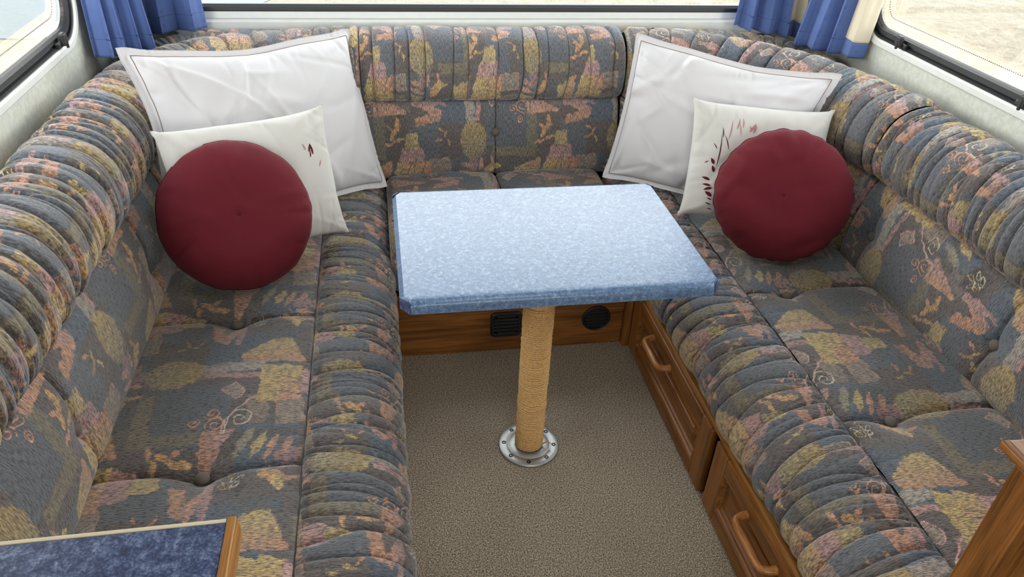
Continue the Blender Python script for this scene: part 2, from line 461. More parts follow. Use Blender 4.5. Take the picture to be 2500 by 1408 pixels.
def make_tile():
    nx, ny = TILE_N
    gx = (np.arange(nx)+0.5)/nx*PW; gy = (np.arange(ny)+0.5)/ny*PH
    X, Y = np.meshgrid(gx, gy, indexing='ij')
    pn = np.random.default_rng(3)
    def wob(seed, f):
        r = np.random.default_rng(seed); o = np.zeros_like(X)
        for _ in range(5):
            a, b = r.integers(1, f, 2); ph = r.uniform(0, 6.28, 2)
            o += np.sin(2*np.pi*a*X/PW+ph[0])*np.sin(2*np.pi*b*Y/PH+ph[1])
        return o/5
    WX, WY = wob(1, 22)*0.006, wob(2, 22)*0.006       # hand-drawn edges
    # ground: slate, blue grey and plum-brown blocks
    G = np.zeros((nx, ny, 3))+PLUM*0.56
    MA = np.full((nx, ny), -0.02); MC = np.zeros((nx, ny, 3))+TAUPE
    LA = np.full((nx, ny), 0.02); LC = np.zeros((nx, ny, 3))+PALE
    def local(s0, t0, per=True):
        """coordinates relative to motif origin, wrapped on the half-drop lattice"""
        for (ds, dt) in ((0, 0), (0.256, 0.34)):
            a = (X+WX-s0-ds+PW/2) % PW-PW/2; b = (Y+WY-t0-dt+PH/2) % PH-PH/2
            yield a, b
    def rot(a, b, d):
        c, s = math.cos(math.radians(d)), math.sin(math.radians(d)); return a*c+b*s, -a*s+b*c
    def sbox(a, b, hw, hh): return -np.maximum(np.abs(a)-hw, np.abs(b)-hh)
    def ell(a, b, rx, ry): return (1-np.sqrt((a/rx)**2+(b/ry)**2))*min(rx, ry)
    def leaf(a, b, L, w):      # vesica along a
        R = (L*L+w*w)/(2*w)/1.0
        d = R-w
        return np.minimum(R-np.hypot(a, b+d), R-np.hypot(a, b-d))
    def poly(a, b, pts):       # convex polygon, counter-clockwise
        sd = np.full_like(a, 1.0); p = np.array(pts)
        ar = 0.5*np.sum(p[:, 0]*np.roll(p[:, 1], -1)-np.roll(p[:, 0], -1)*p[:, 1])
        if ar < 0: p = p[::-1]
        for i in range(len(p)):
            q0, q1 = p[i], p[(i+1) % len(p)]; e = q1-q0; e /= np.linalg.norm(e)
            sd = np.minimum(sd, -((a-q0[0])*e[1]-(b-q0[1])*e[0]))
        return sd
    def paint(sd, col, grad=None):
        m = (sd > 0) | ((sd > MA) & (MA < 0))
        c = np.broadcast_to(col, MC.shape)
        MC[m] = c[m]; MA[m] = sd[m]
    def ground(sd, col):
        m = sd > 0; G[m] = col
    def line(d, col):
        m = d < LA; LA[m] = d[m]; LC[m] = np.broadcast_to(col, LC.shape)[m]
    def seg(a, b, x0, y0, x1, y1):
        px, py = a-x0, b-y0; dx, dy = x1-x0, y1-y0
        h = np.clip((px*dx+py*dy)/(dx*dx+dy*dy), 0, 1)
        return np.hypot(px-h*dx, py-h*dy)
    def pline(a, b, pts):
        d = np.full_like(a, 1.0)
        near = (np.abs(a) < 0.13) & (np.abs(b) < 0.13); aa, bb = a[near], b[near]; dd = d[near]
        for i in range(len(pts)-1): dd = np.minimum(dd, seg(aa, bb, *pts[i], *pts[i+1]))
        d[near] = dd; return d
    def mixc(c0, c1, f): return c0[None, None]*(1-f[..., None])+c1[None, None]*f[..., None]
    def grad(a, lo, hi): return np.clip((a-lo)/(hi-lo), 0, 1)
    # --- ground blocks
    for a, b in local(0.13, 0.0): ground(sbox(a, b, 0.075, 0.10), BLUEG*0.58)
    for a, b in local(0.33, -0.10): ground(sbox(a, b, 0.09, 0.075), SLATE*0.56)
    for a, b in local(0.03, -0.16): ground(sbox(a, b, 0.05, 0.06), SLATE*0.60)
    for a, b in local(0.43, 0.06): ground(sbox(a, b, 0.06, 0.06), BLUEG*0.62)
    # --- quiet shapes first
    for a, b in local(0.10, 0.09):     # olive band, slanting
        paint(sbox(*rot(a, b, 52), 0.092, 0.017), GREYB*0.80)
    for a, b in local(0.335, -0.197):  # L, one leg each way
        paint(sbox(a, b, 0.072, 0.016), OLIVE*0.62)
    for a, b in local(0.395, -0.135):
        paint(sbox(a, b, 0.017, 0.076), OLIVE*0.60)
    for a, b in local(0.325, 0.03): paint(sbox(a, b, 0.042, 0.023), TAUPE*0.70)
    for a, b in local(0.405, 0.05): paint(sbox(a, b, 0.020, 0.066), GREYB*0.72)
    for a, b in local(0.185, -0.045): paint(sbox(*rot(a, b, 4), 0.017, 0.075), mixc(TAUPE*0.9, PALE*0.8, grad(b, -0.05, 0.06)))
    for a, b in local(0.215, -0.02): paint(sbox(*rot(a, b, -5), 0.008, 0.072), PINK*0.82)
    for a, b in local(0.47, -0.03): paint(sbox(a, b, 0.030, 0.030), PLUM*0.8)
    # --- trapezium, yellow to speckled pink
    for a, b in local(0.132, 0.037):
        f = grad(a, -0.035, 0.05)
        paint(poly(a, b, [(-0.045, 0.0), (-0.052, 0.045), (0.045, 0.085), (0.035, -0.055), (0.005, -0.06)]), mixc(YELLOW*0.92, ORANGE*0.85, f))
    # --- urn ("fish"): round body, netted foot, pointed mouth
    for a, b in local(0.197, -0.157):
        paint(np.maximum(ell(a, b, 0.047, 0.062), poly(a, b, [(-0.035, 0.02), (-0.02, 0.085), (0.0, 0.055), (0.02, 0.088), (0.036, 0.02)])), mixc(OLIVE*0.72, YELLOW*0.72, grad(b, -0.05, 0.06)))
        paint(sbox(a, b+0.083, 0.014, 0.025), PINK*0.62)
        ins = (ell(a, b, 0.047, 0.062) > 0.001) & (b < 0.0)
        net = np.minimum(np.abs((a+0.3) % 0.008-0.004), np.abs((b+0.3) % 0.010-0.005))
        d = np.where(ins, net+0.0007, 1); line(d, OLIVE*1.05)
    # --- fan of brushed patches
    for a, b in local(0.243, 0.125):
        for k, (t0, t1, c0, c1) in enumerate(((-0.10, -0.055, YELLOW, YELLOW*0.9), (-0.058, -0.01, YELLOW, ORANGE), (-0.012, 0.035, PINK, PINK*0.85), (0.033, 0.085, OLIVE*0.9, YELLOW), (0.08, 0.118, ORANGE*0.85, ORANGE*0.7))):
            tilt = (k-2)*0.012
            w0 = 0.052-abs(k-1.2)*0.008
            paint(poly(a, b, [(-w0+tilt, t0+0.004), (-w0*0.7+tilt, t1), (w0*0.9-tilt, t1+0.004), (w0-tilt, t0)]), mixc(c0*0.95, c1*0.95, grad(a+0.3*b, -0.05, 0.05)))
        for q in range(7):
            x0 = -0.03+0.01*q; line(seg(a, b, x0, -0.075+0.02*(q % 3), x0+0.018, -0.045+0.022*(q % 4)), PLUM*0.7)
    # --- zigzag tail and splashes
    for a, b in local(0.05, -0.08):
        paint(poly(a, b, [(-0.05, -0.03), (-0.045, 0.0), (0.045, 0.02), (0.03, -0.012)]), ORANGE*0.85)
        paint(poly(a, b, [(0.045, 0.02), (0.02, 0.0), (-0.06, 0.045), (-0.05, 0.062)]), mixc(ORANGE*0.9, PINK*0.85, grad(b, 0, 0.05)))
        paint(poly(a, b, [(-0.06, 0.06), (-0.055, 0.035), (0.055, 0.035), (0.052, 0.047)]), PINK*0.8)
    # --- leaf tile: dark square with outlined leaves
    for a, b in local(0.0, 0.0):
        sq = sbox(a, b, 0.031, 0.027); m = sq > -0.004
        MA[m] = np.minimum(MA[m], -sq[m]-0.001); G[sq > -0.001] = PLUM*0.42
        for q, (ang, x0, y0) in enumerate(((48, -0.006, 0.013), (-48, -0.006, -0.013), (40, 0.011, 0.012), (-40, 0.011, -0.012), (0, -0.021, 0.0))):
            p, w_ = rot(a-x0, b-y0, 180-ang); line(np.abs(leaf(p, w_, 0.0115, 0.0048))+0.0004, PALE if q < 3 else YELLOW*0.95)
        line(seg(a, b, -0.008, 0.0, 0.027, 0.001)+0.0004, PALE*0.9)
    for a, b in local(-0.005, 0.075):  # yellow splash with orange flecks beside it
        paint(leaf(*rot(a, b, 60), 0.038, 0.015), GOLD*0.9)
        paint(leaf(*rot(a-0.018, b-0.012, 15), 0.026, 0.010), YELLOW)
        paint(leaf(*rot(a+0.028, b-0.026, 80), 0.022, 0.007), ORANGE)
        paint(leaf(*rot(a-0.01, b-0.04, 100), 0.016, 0.006), ORANGE*0.9)
    # --- small diamond
    for a, b in local(0.266, -0.022):
        p, q = rot(a, b, 40); sdd = sbox(p, q, 0.021, 0.016)
        paint(sdd, TAUPE*0.9); line(np.abs(sdd), PINK)
    # --- outlined square
    for a, b in local(0.338, 0.098):
        sdd = sbox(*rot(a, b, 4), 0.034, 0.028); paint(sdd, TAUPE*0.78); line(np.abs(sdd)+0.0004, ORANGE*0.85)
    # --- spirals
    def spiral(s0, t0, r, turns, a0, col, sgn=1, tail=None):
        th = np.linspace(0, turns*2*np.pi, 46); rr = r*(0.16+0.84*th/th[-1])
        pts = np.stack([rr*np.cos(a0+sgn*th), rr*np.sin(a0+sgn*th)], 1)
        if tail is not None: pts = np.vstack([pts, np.array(tail)-np.array([s0, t0])])
        for a, b in local(s0, t0): line(pline(a, b, pts), col)
    spiral(0.350, 0.0, 0.026, 1.6, 0.5, PALE*0.95, 1, [(0.385, -0.03)])
    spiral(0.330, -0.058, 0.016, 1.5, 2.0, ORANGE*0.9, -1)
    spiral(0.362, -0.048, 0.022, 1.7, 1.0, ORANGE*0.95, 1)
    spiral(0.354, -0.093, 0.012, 1.4, 0.0, ORANGE*0.9, 1)
    for a, b in local(0.30, 0.0): line(pline(a, b, [(0.085, -0.035), (0.05, -0.03), (0.01, 0.0), (-0.02, 0.03)]), PINK*0.95)
    # --- pot under the spirals
    for a, b in local(0.425, -0.045):
        paint(poly(a, b, [(-0.045, -0.03), (-0.048, 0.036), (0.06, -0.012), (0.06, -0.022)]), mixc(PINK*0.9, ORANGE*0.9, grad(-b, -0.02, 0.02)))
        line(seg(a, b, -0.033, -0.03, -0.036, 0.036), PLUM*0.7)
    # --- row of pointed leaves
    for k, (s0, t0, L, w, c) in enumerate(((0.412, 0.013, 0.042, 0.011, OLIVE), (0.424, 0.042, 0.036, 0.010, YELLOW), (0.430, 0.068, 0.034, 0.008, ORANGE), (0.432, 0.096, 0.026, 0.009, ORANGE*0.9))):
        for a, b in local(s0, t0): paint(leaf(*rot(a, b, -22), L, w), c*0.92)
    # --- golden twig
    for i, (s0, t0, ang, L, w) in enumerate(((0.440, -0.130, 60, 0.028, 0.008), (0.425, -0.165, 20, 0.024, 0.006), (0.455, -0.10, 95, 0.024, 0.009), (0.43, -0.115, 130, 0.016, 0.006), (0.46, -0.15, 10, 0.020, 0.006))):
        for a, b in local(s0, t0): paint(leaf(*rot(a, b, ang), L, w), (GOLD if i % 2 == 0 else ORANGE)*0.92)
    # --- scribbles
    for k, (s0, t0, ang) in enumerate(((0.08, -0.15, 30), (0.10, -0.135, 75), (0.085, -0.118, -20), (0.11, -0.16, 100))):
        for a, b in local(s0, t0): paint(leaf(*rot(a, b, ang), 0.015, 0.004), (YELLOW if k % 2 else ORANGE)*0.85)
    for a, b in local(0.48, 0.10): line(pline(a, b, [(-0.03, -0.05), (0.01, -0.02), (-0.01, 0.01), (0.02, 0.05)])+0.0003, PINK*0.8)
    g_ = MC@np.array([0.3, 0.55, 0.15]); MC = (MC*0.78+g_[..., None]*np.array([1.06, 1.0, 0.94])*0.22)*0.96     # faded dyes
    return dict(G=G, MA=MA, MC=MC, LA=LA, LC=LC)

TILE = make_tile()

def tile_sample(u, v):
    nx, ny = TILE_N
    fx = (u/PW*nx-0.5) % nx; fy = (v/PH*ny-0.5) % ny
    i0 = np.floor(fx).astype(int) % nx; j0 = np.floor(fy).astype(int) % ny
    i1 = (i0+1) % nx; j1 = (j0+1) % ny; a = (fx-np.floor(fx))[..., None]; b = (fy-np.floor(fy))[..., None]
    def S(A):
        if A.ndim == 2: A = A[..., None]
        return A[i0, j0]*(1-a)*(1-b)+A[i1, j0]*a*(1-b)+A[i0, j1]*(1-a)*b+A[i1, j1]*a*b
    one = np.ones(u.shape+(1,))
    return dict(ground=np.concatenate([S(TILE['G']), one], -1),
                motif=np.concatenate([S(TILE['MC']), S(TILE['MA'])], -1),
                thread=np.concatenate([S(TILE['LC']), S(TILE['LA'])], -1))

def m_fabric():
    t = MT('woven_upholstery')
    at = {}
    for k in ('ground', 'motif', 'thread'):
        n = t.new('Attribute', attribute_name=k); at[k] = n
    uv = t.new('UVMap', uv_map='fabric').outputs[0]
    rib = t.smooth(t.noise(t.mapping(uv, (430, 85, 1)), 1.0, 2, 0.6), 0.34, 0.64)       # crepe ribs along the weft
    grit = t.noise(t.mapping(uv, (420, 260, 1)), 1.0, 2, 0.65)
    blot = t.noise(t.mapping(uv, (60, 60, 1)), 1.0, 2, 0.6)
    jag = t.math('ADD', t.math('MULTIPLY', t.math('SUBTRACT', grit, 0.5), 0.013), t.math('MULTIPLY', t.math('SUBTRACT', blot, 0.5), 0.012))
    mk = t.smooth(t.math('ADD', at['motif'].outputs['Alpha'], jag), -0.0006, 0.0012)
    # jacquard: motif threads show through a broken weave
    brk = t.smooth(t.math('ADD', t.math('MULTIPLY', grit, 0.55), t.math('MULTIPLY', rib, 0.45)), 0.38, 0.52)
    cover = t.math('MULTIPLY', mk, t.math('MULTIPLY_ADD', brk, 0.34, 0.66))
    cover = t.math('MULTIPLY', cover, t.math('ADD', 0.48, t.math('MULTIPLY', t.smooth(blot, 0.3, 0.62), 0.40)))
    c = t.mix(cover, at['ground'].outputs['Color'], at['motif'].outputs['Color'])
    fleck = t.math('MULTIPLY', t.smooth(grit, 0.56, 0.64), t.smooth(blot, 0.52, 0.66))
    c = t.mix(t.math('MULTIPLY', fleck, 0.38), c, srgb(176, 150, 132))
    lk = t.math('SUBTRACT', 1.0, t.smooth(t.math('ADD', at['thread'].outputs['Alpha'], t.math('MULTIPLY', t.math('SUBTRACT', grit, 0.5), 0.003)), 0.0010, 0.0022))
    c = t.mix(t.math('MULTIPLY', lk, 0.85), c, at['thread'].outputs['Color'])
    shade = t.math('MULTIPLY_ADD', rib, 0.72, 0.72)
    sh = t.new('CombineColor'); 
    for i in range(3): t.l.new(shade, sh.inputs[i])
    c = t.mix(1.0, c, sh.outputs[0], 'MULTIPLY')
    h = rib
    return t.set(col=c, rough=0.95, normal=t.bump(h, 0.7, 0.0012), spec=0.15, sheen=0.6, sheenr=0.35)
FABRIC = m_fabric()
FABRIC_BTN = m_cloth('upholstered_button', srgb(112, 104, 96), 600, 0.8)
PIPING = m_cloth('seam_piping', srgb(84, 82, 84), 600, 0.8)

def fabric_grid(name, P, U, V, parent, flip=False, label=None):
    a = tile_sample(U, V)
    return grid_mesh(name, P, FABRIC, parent, label, np.stack([U, V], -1), a, flip)

def grid_normals(P):
    du = np.gradient(P, axis=0); dv = np.gradient(P, axis=1)
    n = np.cross(du, dv); return n/(np.linalg.norm(n, axis=-1, keepdims=True)+1e-12)

def ruche(S, T, L, seed, lo=0.035, hi=0.075, amp=0.009, slant=0.03, minor=1.6, slit=0.0, seam_g=0):
    """gathered-cloth relief over length S (m) and profile T (0..1); returns height and fabric offset"""
    r = np.random.default_rng(seed)
    c = []; x = r.uniform(0.01, 0.04)
    while x < L-0.005:
        c.append(x); x += r.uniform(lo, hi)
    cut = np.zeros_like(S); hgt = np.zeros_like(S); off = np.zeros_like(S)
    dn_l = np.full_like(S, 0.2); dn_r = np.full_like(S, 0.2)
    for x in c:
        k = x+r.normal(0, slant)*(T-0.5)+r.uniform(0.001, 0.006)*np.sin(2*np.pi*(T*r.uniform(0.4, 0.9)+r.uniform()))
        k = k+r.normal(0, 0.0018)*np.sin(2*np.pi*(T*2.3+r.uniform()))
        d = S-k
        dn_l = np.where((d >= 0) & (d < dn_l), d, dn_l); dn_r = np.where((d < 0) & (-d < dn_r), -d, dn_r)
        j = r.uniform(0.01, 0.035); off += j*(d > 0)
        q_ = r.uniform(0.15, 1.0)**0.8
        cut += q_*np.exp(-np.where(d > 0, d/0.0016, -d/0.0065))
    w = dn_l+dn_r
    big = np.clip(w/0.050, 0.30, 1.1)
    steep = 0.0035; soft = 0.013
    hgt = 0.55*amp*big*(1-np.exp(-dn_l/steep))*(1-np.exp(-dn_r/soft))-(0.55*amp+slit)*cut
    n2 = int(L*minor*27)
    for _ in range(n2):
        x = r.uniform(0, L); t0 = r.uniform(0.2, 0.8) if r.uniform() < 0.3 else r.choice([r.uniform(-0.1, 0.25), r.uniform(0.75, 1.1)]); ln = r.uniform(0.2, 0.6)
        k = x+r.normal(0, slant*1.9)*(T-t0)+0.003*np.sin(2*np.pi*(T*1.0+r.uniform()))
        win = np.exp(-((T-t0)/ln)**2)
        d = S-k; wd = r.uniform(0.0014, 0.0042)
        hgt = hgt-amp*r.uniform(0.15, 0.5)*win*np.exp(-np.where(d > 0, d/wd, -d/(wd*2.2)))
    for _ in range(int(L*seam_g)):       # tight gathers fanning from the seam
        x = r.uniform(0, L); ln = r.uniform(0.08, 0.34); bend = r.normal(0, slant*1.6)
        k = x+bend*T+r.normal(0, slant)*T*T
        d = S-k; wd = r.uniform(0.0013, 0.0034)
        hgt = hgt-amp*r.uniform(0.2, 0.6)*np.exp(-(T/ln)**2)*np.exp(-np.where(d > 0, d/wd, -d/(wd*2.0)))
    return hgt, off

def sstep(x, a, b):
    t = np.clip((x-a)/(b-a), 0, 1); return t*t*(3-2*t)

def end_round(S, L, r=0.018, depth=0.014):
    """cushion ends curl in"""
    e = np.minimum(S, L-S); q = np.clip(1-e/r, 0, 1)
    return depth*(1-np.sqrt(np.clip(1-q*q, 0, 1)))

def button(name, c, n, parent, rad=0.0135):
    n = np.asarray(n, float); n /= np.linalg.norm(n)
    a = np.cross(n, [0, 0.3, 1.0]); 
    if np.linalg.norm(a) < 0.1: a = np.cross(n, [1.0, 0, 0])
    a /= np.linalg.norm(a); b = np.cross(n, a)
    R = np.stack([a, b, n], 1)
    return lathe(name, [(rad*0.5, -0.004), (rad, -0.001), (rad*1.03, 0.002), (rad*0.85, 0.005), (rad*0.5, 0.0072), (rad*0.15, 0.008)], FABRIC_BTN, parent, c, R, 20)

# ------------------------------------------------------------------ setting: floor, walls, windows, outside
def structure(o): o['kind'] = 'structure'; return o

structure(box('floor', (XL, YF, -0.04), (XR, YR, 0.0), CARPET, bev=0))

def rrect(y0, y1, z0, z1, r, n=10):
    pts = []
    for (cy, cz, a0) in ((y1-r, z1-r, 0), (y0+r, z1-r, 90), (y0+r, z0+r, 180), (y1-r, z0+r, 270)):
        for k in range(n+1):
            a = math.radians(a0+90*k/n); pts.append((cy+r*math.cos(a), cz+r*math.sin(a)))
    return pts

def wall_with_holes(name, outer, holes, plane, thick):
    """plane(p,d) -> world point; d depth through the wall"""
    loops = [outer]+holes
    tri = tessellate_polygon([[Vector((p[0], p[1], 0)) for p in lp] for lp in loops])
    flat = [p for lp in loops for p in lp]; n = len(flat)
    V = [plane(p, 0) for p in flat]+[plane(p, thick) for p in flat]
    F = [tuple(t) for t in tri]+[tuple(i+n for i in t[::-1]) for t in tri]
    b = 0
    for lp in loops:
        k = len(lp)
        for i in range(k):
            F.append((b+i, b+(i+1) % k, n+b+(i+1) % k, n+b+i))
        b += k
    o = raw(name, V, F, WALL, sm=False)
    bm = bmesh.new(); bm.from_mesh(o.data); bmesh.ops.recalc_face_normals(bm, faces=bm.faces); bm.to_mesh(o.data); bm.free()
    return structure(o)

WY0, WY1, WZ0, WZ1 = 0.75, 2.245, 0.893, 1.50      # side window openings (y, z)
def plane_r(p, d): return (XR+d, p[0], p[1])
def plane_l(p, d): return (XL-d, p[0], p[1])
def plane_b(p, d): return (p[0], YR+d, p[1])
def plane_f(p, d): return (p[0], YF-d, p[1])
side_outer = [(YF, 0), (YR, 0), (YR, ZC), (YF, ZC)]
wall_with_holes('wall_right', side_outer, [rrect(WY0, WY1, WZ0, WZ1, 0.11)], plane_r, 0.032)
wall_with_holes('wall_left', side_outer, [rrect(WY0, WY1, WZ0, WZ1, 0.11)], plane_l, 0.032)
RX0, RX1, RZ0, RZ1 = -0.62, 1.38, 0.868, 1.60
wall_with_holes('wall_rear', [(XL, 0), (XR, 0), (XR, ZC), (XL, ZC)], [rrect(RX0, RX1, RZ0, RZ1, 0.05)], plane_b, 0.032)
wall_with_holes('wall_front', [(XL, 0), (XR, 0), (XR, ZC), (XL, ZC)], [rrect(-0.65, 1.4, 0.85, 1.7, 0.1)], plane_f, 0.032)  # opening for the front window added as a light source

HX0, HX1, HY0, HY1 = 0.08, 0.68, 0.15, 0.80     # roof hatch, added out of view to brighten the near floor
def plane_c(p, d): return (p[0], p[1], ZC+d)
ceil_ = wall_with_holes('ceiling', [(XL-0.03, YF-0.03), (XR+0.03, YF-0.03), (XR+0.03, YR+0.03), (XL-0.03, YR+0.03)], [rrect(HX0, HX1, HY0, HY1, 0.04)], plane_c, 0.04)
ceil_.data.materials.clear(); ceil_.data.materials.append(CEIL)

def ring(name, y0, y1, z0, z1, r, prof, plane, mat, parent, n=10, label=None):
    """sweep a profile [(inset, depth)] round a rounded rectangle"""
    loops = []
    for ins, d in prof:
        lp = rrect(y0+ins, y1-ins, z0+ins, z1-ins, max(r-ins, 0.004), n)
        loops.append([plane(p, d) for p in lp])
    P = np.array(loops); m = P.shape[1]
    F = [tuple(f) for f in grid_faces(len(prof), m, True)]
    o = raw(name, P.reshape(-1, 3), F, mat, parent, label, sm=False)
    bm = bmesh.new(); bm.from_mesh(o.data); bmesh.ops.recalc_face_normals(bm, faces=bm.faces); bm.to_mesh(o.data); bm.free()
    return o

def pane(name, y0, y1, z0, z1, r, d, plane, mat, parent, n=10, label=None, th=0.003):
    lp = rrect(y0, y1, z0, z1, r, n); k = len(lp)
    V = [plane(p, d) for p in lp]+[plane(p, d+th) for p in lp]
    F = [tuple(range(k)), tuple(range(2*k-1, k-1, -1))]+[(i, (i+1) % k, k+(i+1) % k, k+i) for i in range(k)]
    return raw(name, V, F, mat, parent, label, sm=False)

def side_window(name, plane, sgn, wx):
    w = thing(name, None, None, (wx, (WY0+WY1)/2, WZ0), kind='structure')
    a = (WY0, WY1, WZ0, WZ1, 0.11)
    ring('window_trim', *a, [(-0.020, 0.0), (-0.020, -0.006), (-0.016, -0.009), (-0.002, -0.009), (0.004, -0.006), (0.004, 0.012)], plane, WHITE_TRIM, w)
    ring('rubber_seal', *a, [(0.003, 0.004), (0.005, -0.003), (0.012, -0.004), (0.014, 0.004), (0.019, 0.004), (0.020, -0.001), (0.030, -0.001), (0.034, 0.008), (0.036, 0.016), (0.012, 0.02)], plane, BLACK_RUBBER, w)
    pane('pane', WY0+0.02, WY1-0.02, WZ0+0.02, WZ1-0.02, 0.09, 0.018, plane, GLASS, w)
    b = (WY0+0.028, WY1-0.028, WZ0+0.028, WZ1-0.028, 0.085)
    ring('pane_rim', *b, [(0.0, 0.030), (0.010, 0.024), (0.042, 0.024), (0.047, 0.027), (0.052, 0.032)], plane, FROST, w)
    # dotted bonding line round the rim
    lp = rrect(b[0]+0.036, b[1]-0.036, b[2]+0.036, b[3]-0.036, 0.05, 10)
    lp = np.array(lp+[lp[0]]); L = np.r_[0, np.cumsum(np.linalg.norm(np.diff(lp, axis=0), axis=1))]
    ss = np.arange(0, L[-1], 0.0075); V = []; F = []
    for s in ss:
        c = np.array([np.interp(s, L, lp[:, 0]), np.interp(s, L, lp[:, 1])])
        for dx, dy in ((-0.0014, -0.0014), (0.0014, -0.0014), (0.0014, 0.0014), (-0.0014, 0.0014)):
            V.append(plane(c+np.array([dx, dy]), 0.0225))
        for dx, dy in ((-0.0014, -0.0014), (0.0014, -0.0014), (0.0014, 0.0014), (-0.0014, 0.0014)):
            V.append(plane(c+np.array([dx, dy]), 0.0238))
        i = len(V)-8
        F += [(i, i+1, i+2, i+3), (i, i+1, i+5, i+4), (i+1, i+2, i+6, i+5), (i+2, i+3, i+7, i+6), (i+3, i, i+4, i+7)]
    o = raw('bonding_dots', V, F, m_dots, w, sm=False); o['kind'] = 'stuff'
    # catches along the lower edge
    for yy in ((2.03, 1.52) if sgn > 0 else (2.085,)):
        bm = bmesh.new()
        x = (lambda d: plane((0, 0), d)[0])
        bm_box(bm, np.array([min(x(-0.012), x(0.002)), yy-0.028, WZ0+0.008]), np.array([max(x(-0.012), x(0.002)), yy+0.028, WZ0+0.022]), 0.003)
        bm_box(bm, np.array([min(x(-0.022), x(-0.008)), yy-0.012, WZ0+0.010]), np.array([max(x(-0.022), x(-0.008)), yy+0.012, WZ0+0.042]), 0.005, 3)
        bm_box(bm, np.array([min(x(-0.024), x(-0.018)), yy-0.004, WZ0+0.004]), np.array([max(x(-0.024), x(-0.018)), yy+0.004, WZ0+0.030]), 0.002)
        from_bm('window_catch', bm, BLACK_PLASTIC, w, 'black plastic window catch')
    if sgn > 0:
        box('window_stay', (XR-0.012, 1.42, WZ0+0.004), (XR-0.002, 1.49, WZ0+0.016), GREY_PLASTIC, w, 0.002, 'grey plastic slide')
    return w
m_dots = m_plain('bonding_dot', srgb(120, 104, 90), 0.6)
side_window('window_3', plane_r, 1, XR)
side_window('window_2', plane_l, -1, XL)

wr_ = thing('window_1', None, None, ((RX0+RX1)/2, YR, RZ0), kind='structure')
a = (RX0, RX1, RZ0, RZ1, 0.05)
ring('window_trim', *a, [(-0.075, 0.0), (-0.075, -0.018), (-0.070, -0.024), (-0.028, -0.024), (-0.022, -0.018), (-0.020, -0.004), (0.002, 0.0), (0.002, 0.012)], plane_b, WHITE_TRIM, wr_)
ring('rubber_seal', *a, [(0.0, 0.002), (0.0, -0.002), (0.004, -0.005), (0.014, -0.004), (0.022, 0.006), (0.023, 0.02)], plane_b, BLACK_RUBBER, wr_)
pane('pane', RX0+0.01, RX1-0.01, RZ0+0.01, RZ1-0.01, 0.045, 0.016, plane_b, GLASS, wr_)

# added out of view for light: clear front window and milky roof hatch
for nm, pl, aa in (('added_front_window', plane_f, (-0.65, 1.4, 0.85, 1.7, 0.1)), ('added_roof_hatch', plane_c, (HX0, HX1, HY0, HY1, 0.04))):
    w = thing(nm, None, None, pl(((aa[0]+aa[1])/2, aa[2]), 0), kind='structure')
    ring('window_trim', *aa, [(-0.02, 0.0), (-0.02, -0.008), (0.004, -0.008), (0.004, 0.012)], pl, WHITE_TRIM, w)
    pane('pane', aa[0]+0.002, aa[1]-0.002, aa[2]+0.002, aa[3]-0.002, aa[4]*0.9, 0.016, pl, GLASS if nm == 'added_front_window' else MILKY, w)

portal('portal_rear', ((RX0+RX1)/2, YR+0.06, (RZ0+RZ1)/2), (math.radians(-90), 0, 0), RX1-RX0, RZ1-RZ0)
portal('portal_right', (XR+0.06, (WY0+WY1)/2, (WZ0+WZ1)/2), (0, math.radians(90), 0), WZ1-WZ0, WY1-WY0)
portal('portal_left', (XL-0.06, (WY0+WY1)/2, (WZ0+WZ1)/2), (0, math.radians(-90), 0), WZ1-WZ0, WY1-WY0)
portal('portal_front', (0.37, YF-0.06, 1.28), (math.radians(90), 0, 0), 2.05, 0.85)

# outside: gravel yard with a flat grey patch behind the vehicle
ZG = -0.62
structure(box('gravel_yard', (-60, -60, ZG-0.2), (60, 60, ZG), GRAVEL, bev=0))
path = structure(raw('grey_yard_patch', [(-9, 7.9, ZG+0.005), (-1.9, 7.6, ZG+0.005), (-1.0, 9.6, ZG+0.005), (-3.6, 12.5, ZG+0.005), (-12, 13, ZG+0.005)], [(0, 1, 2, 3, 4)], GREY_PATCH, sm=False))
raw('painted_line', [(-3.1, 7.7, ZG+0.012), (-2.95, 7.7, ZG+0.012), (-3.0, 9.6, ZG+0.012), (-3.15, 9.6, ZG+0.012)], [(0, 1, 2, 3)], PAINT_LINE, path, sm=False)

# ------------------------------------------------------------------ seat boxes
def prism_ring_panel(name, lo, hi, axis_out, mat, parent):
    pass

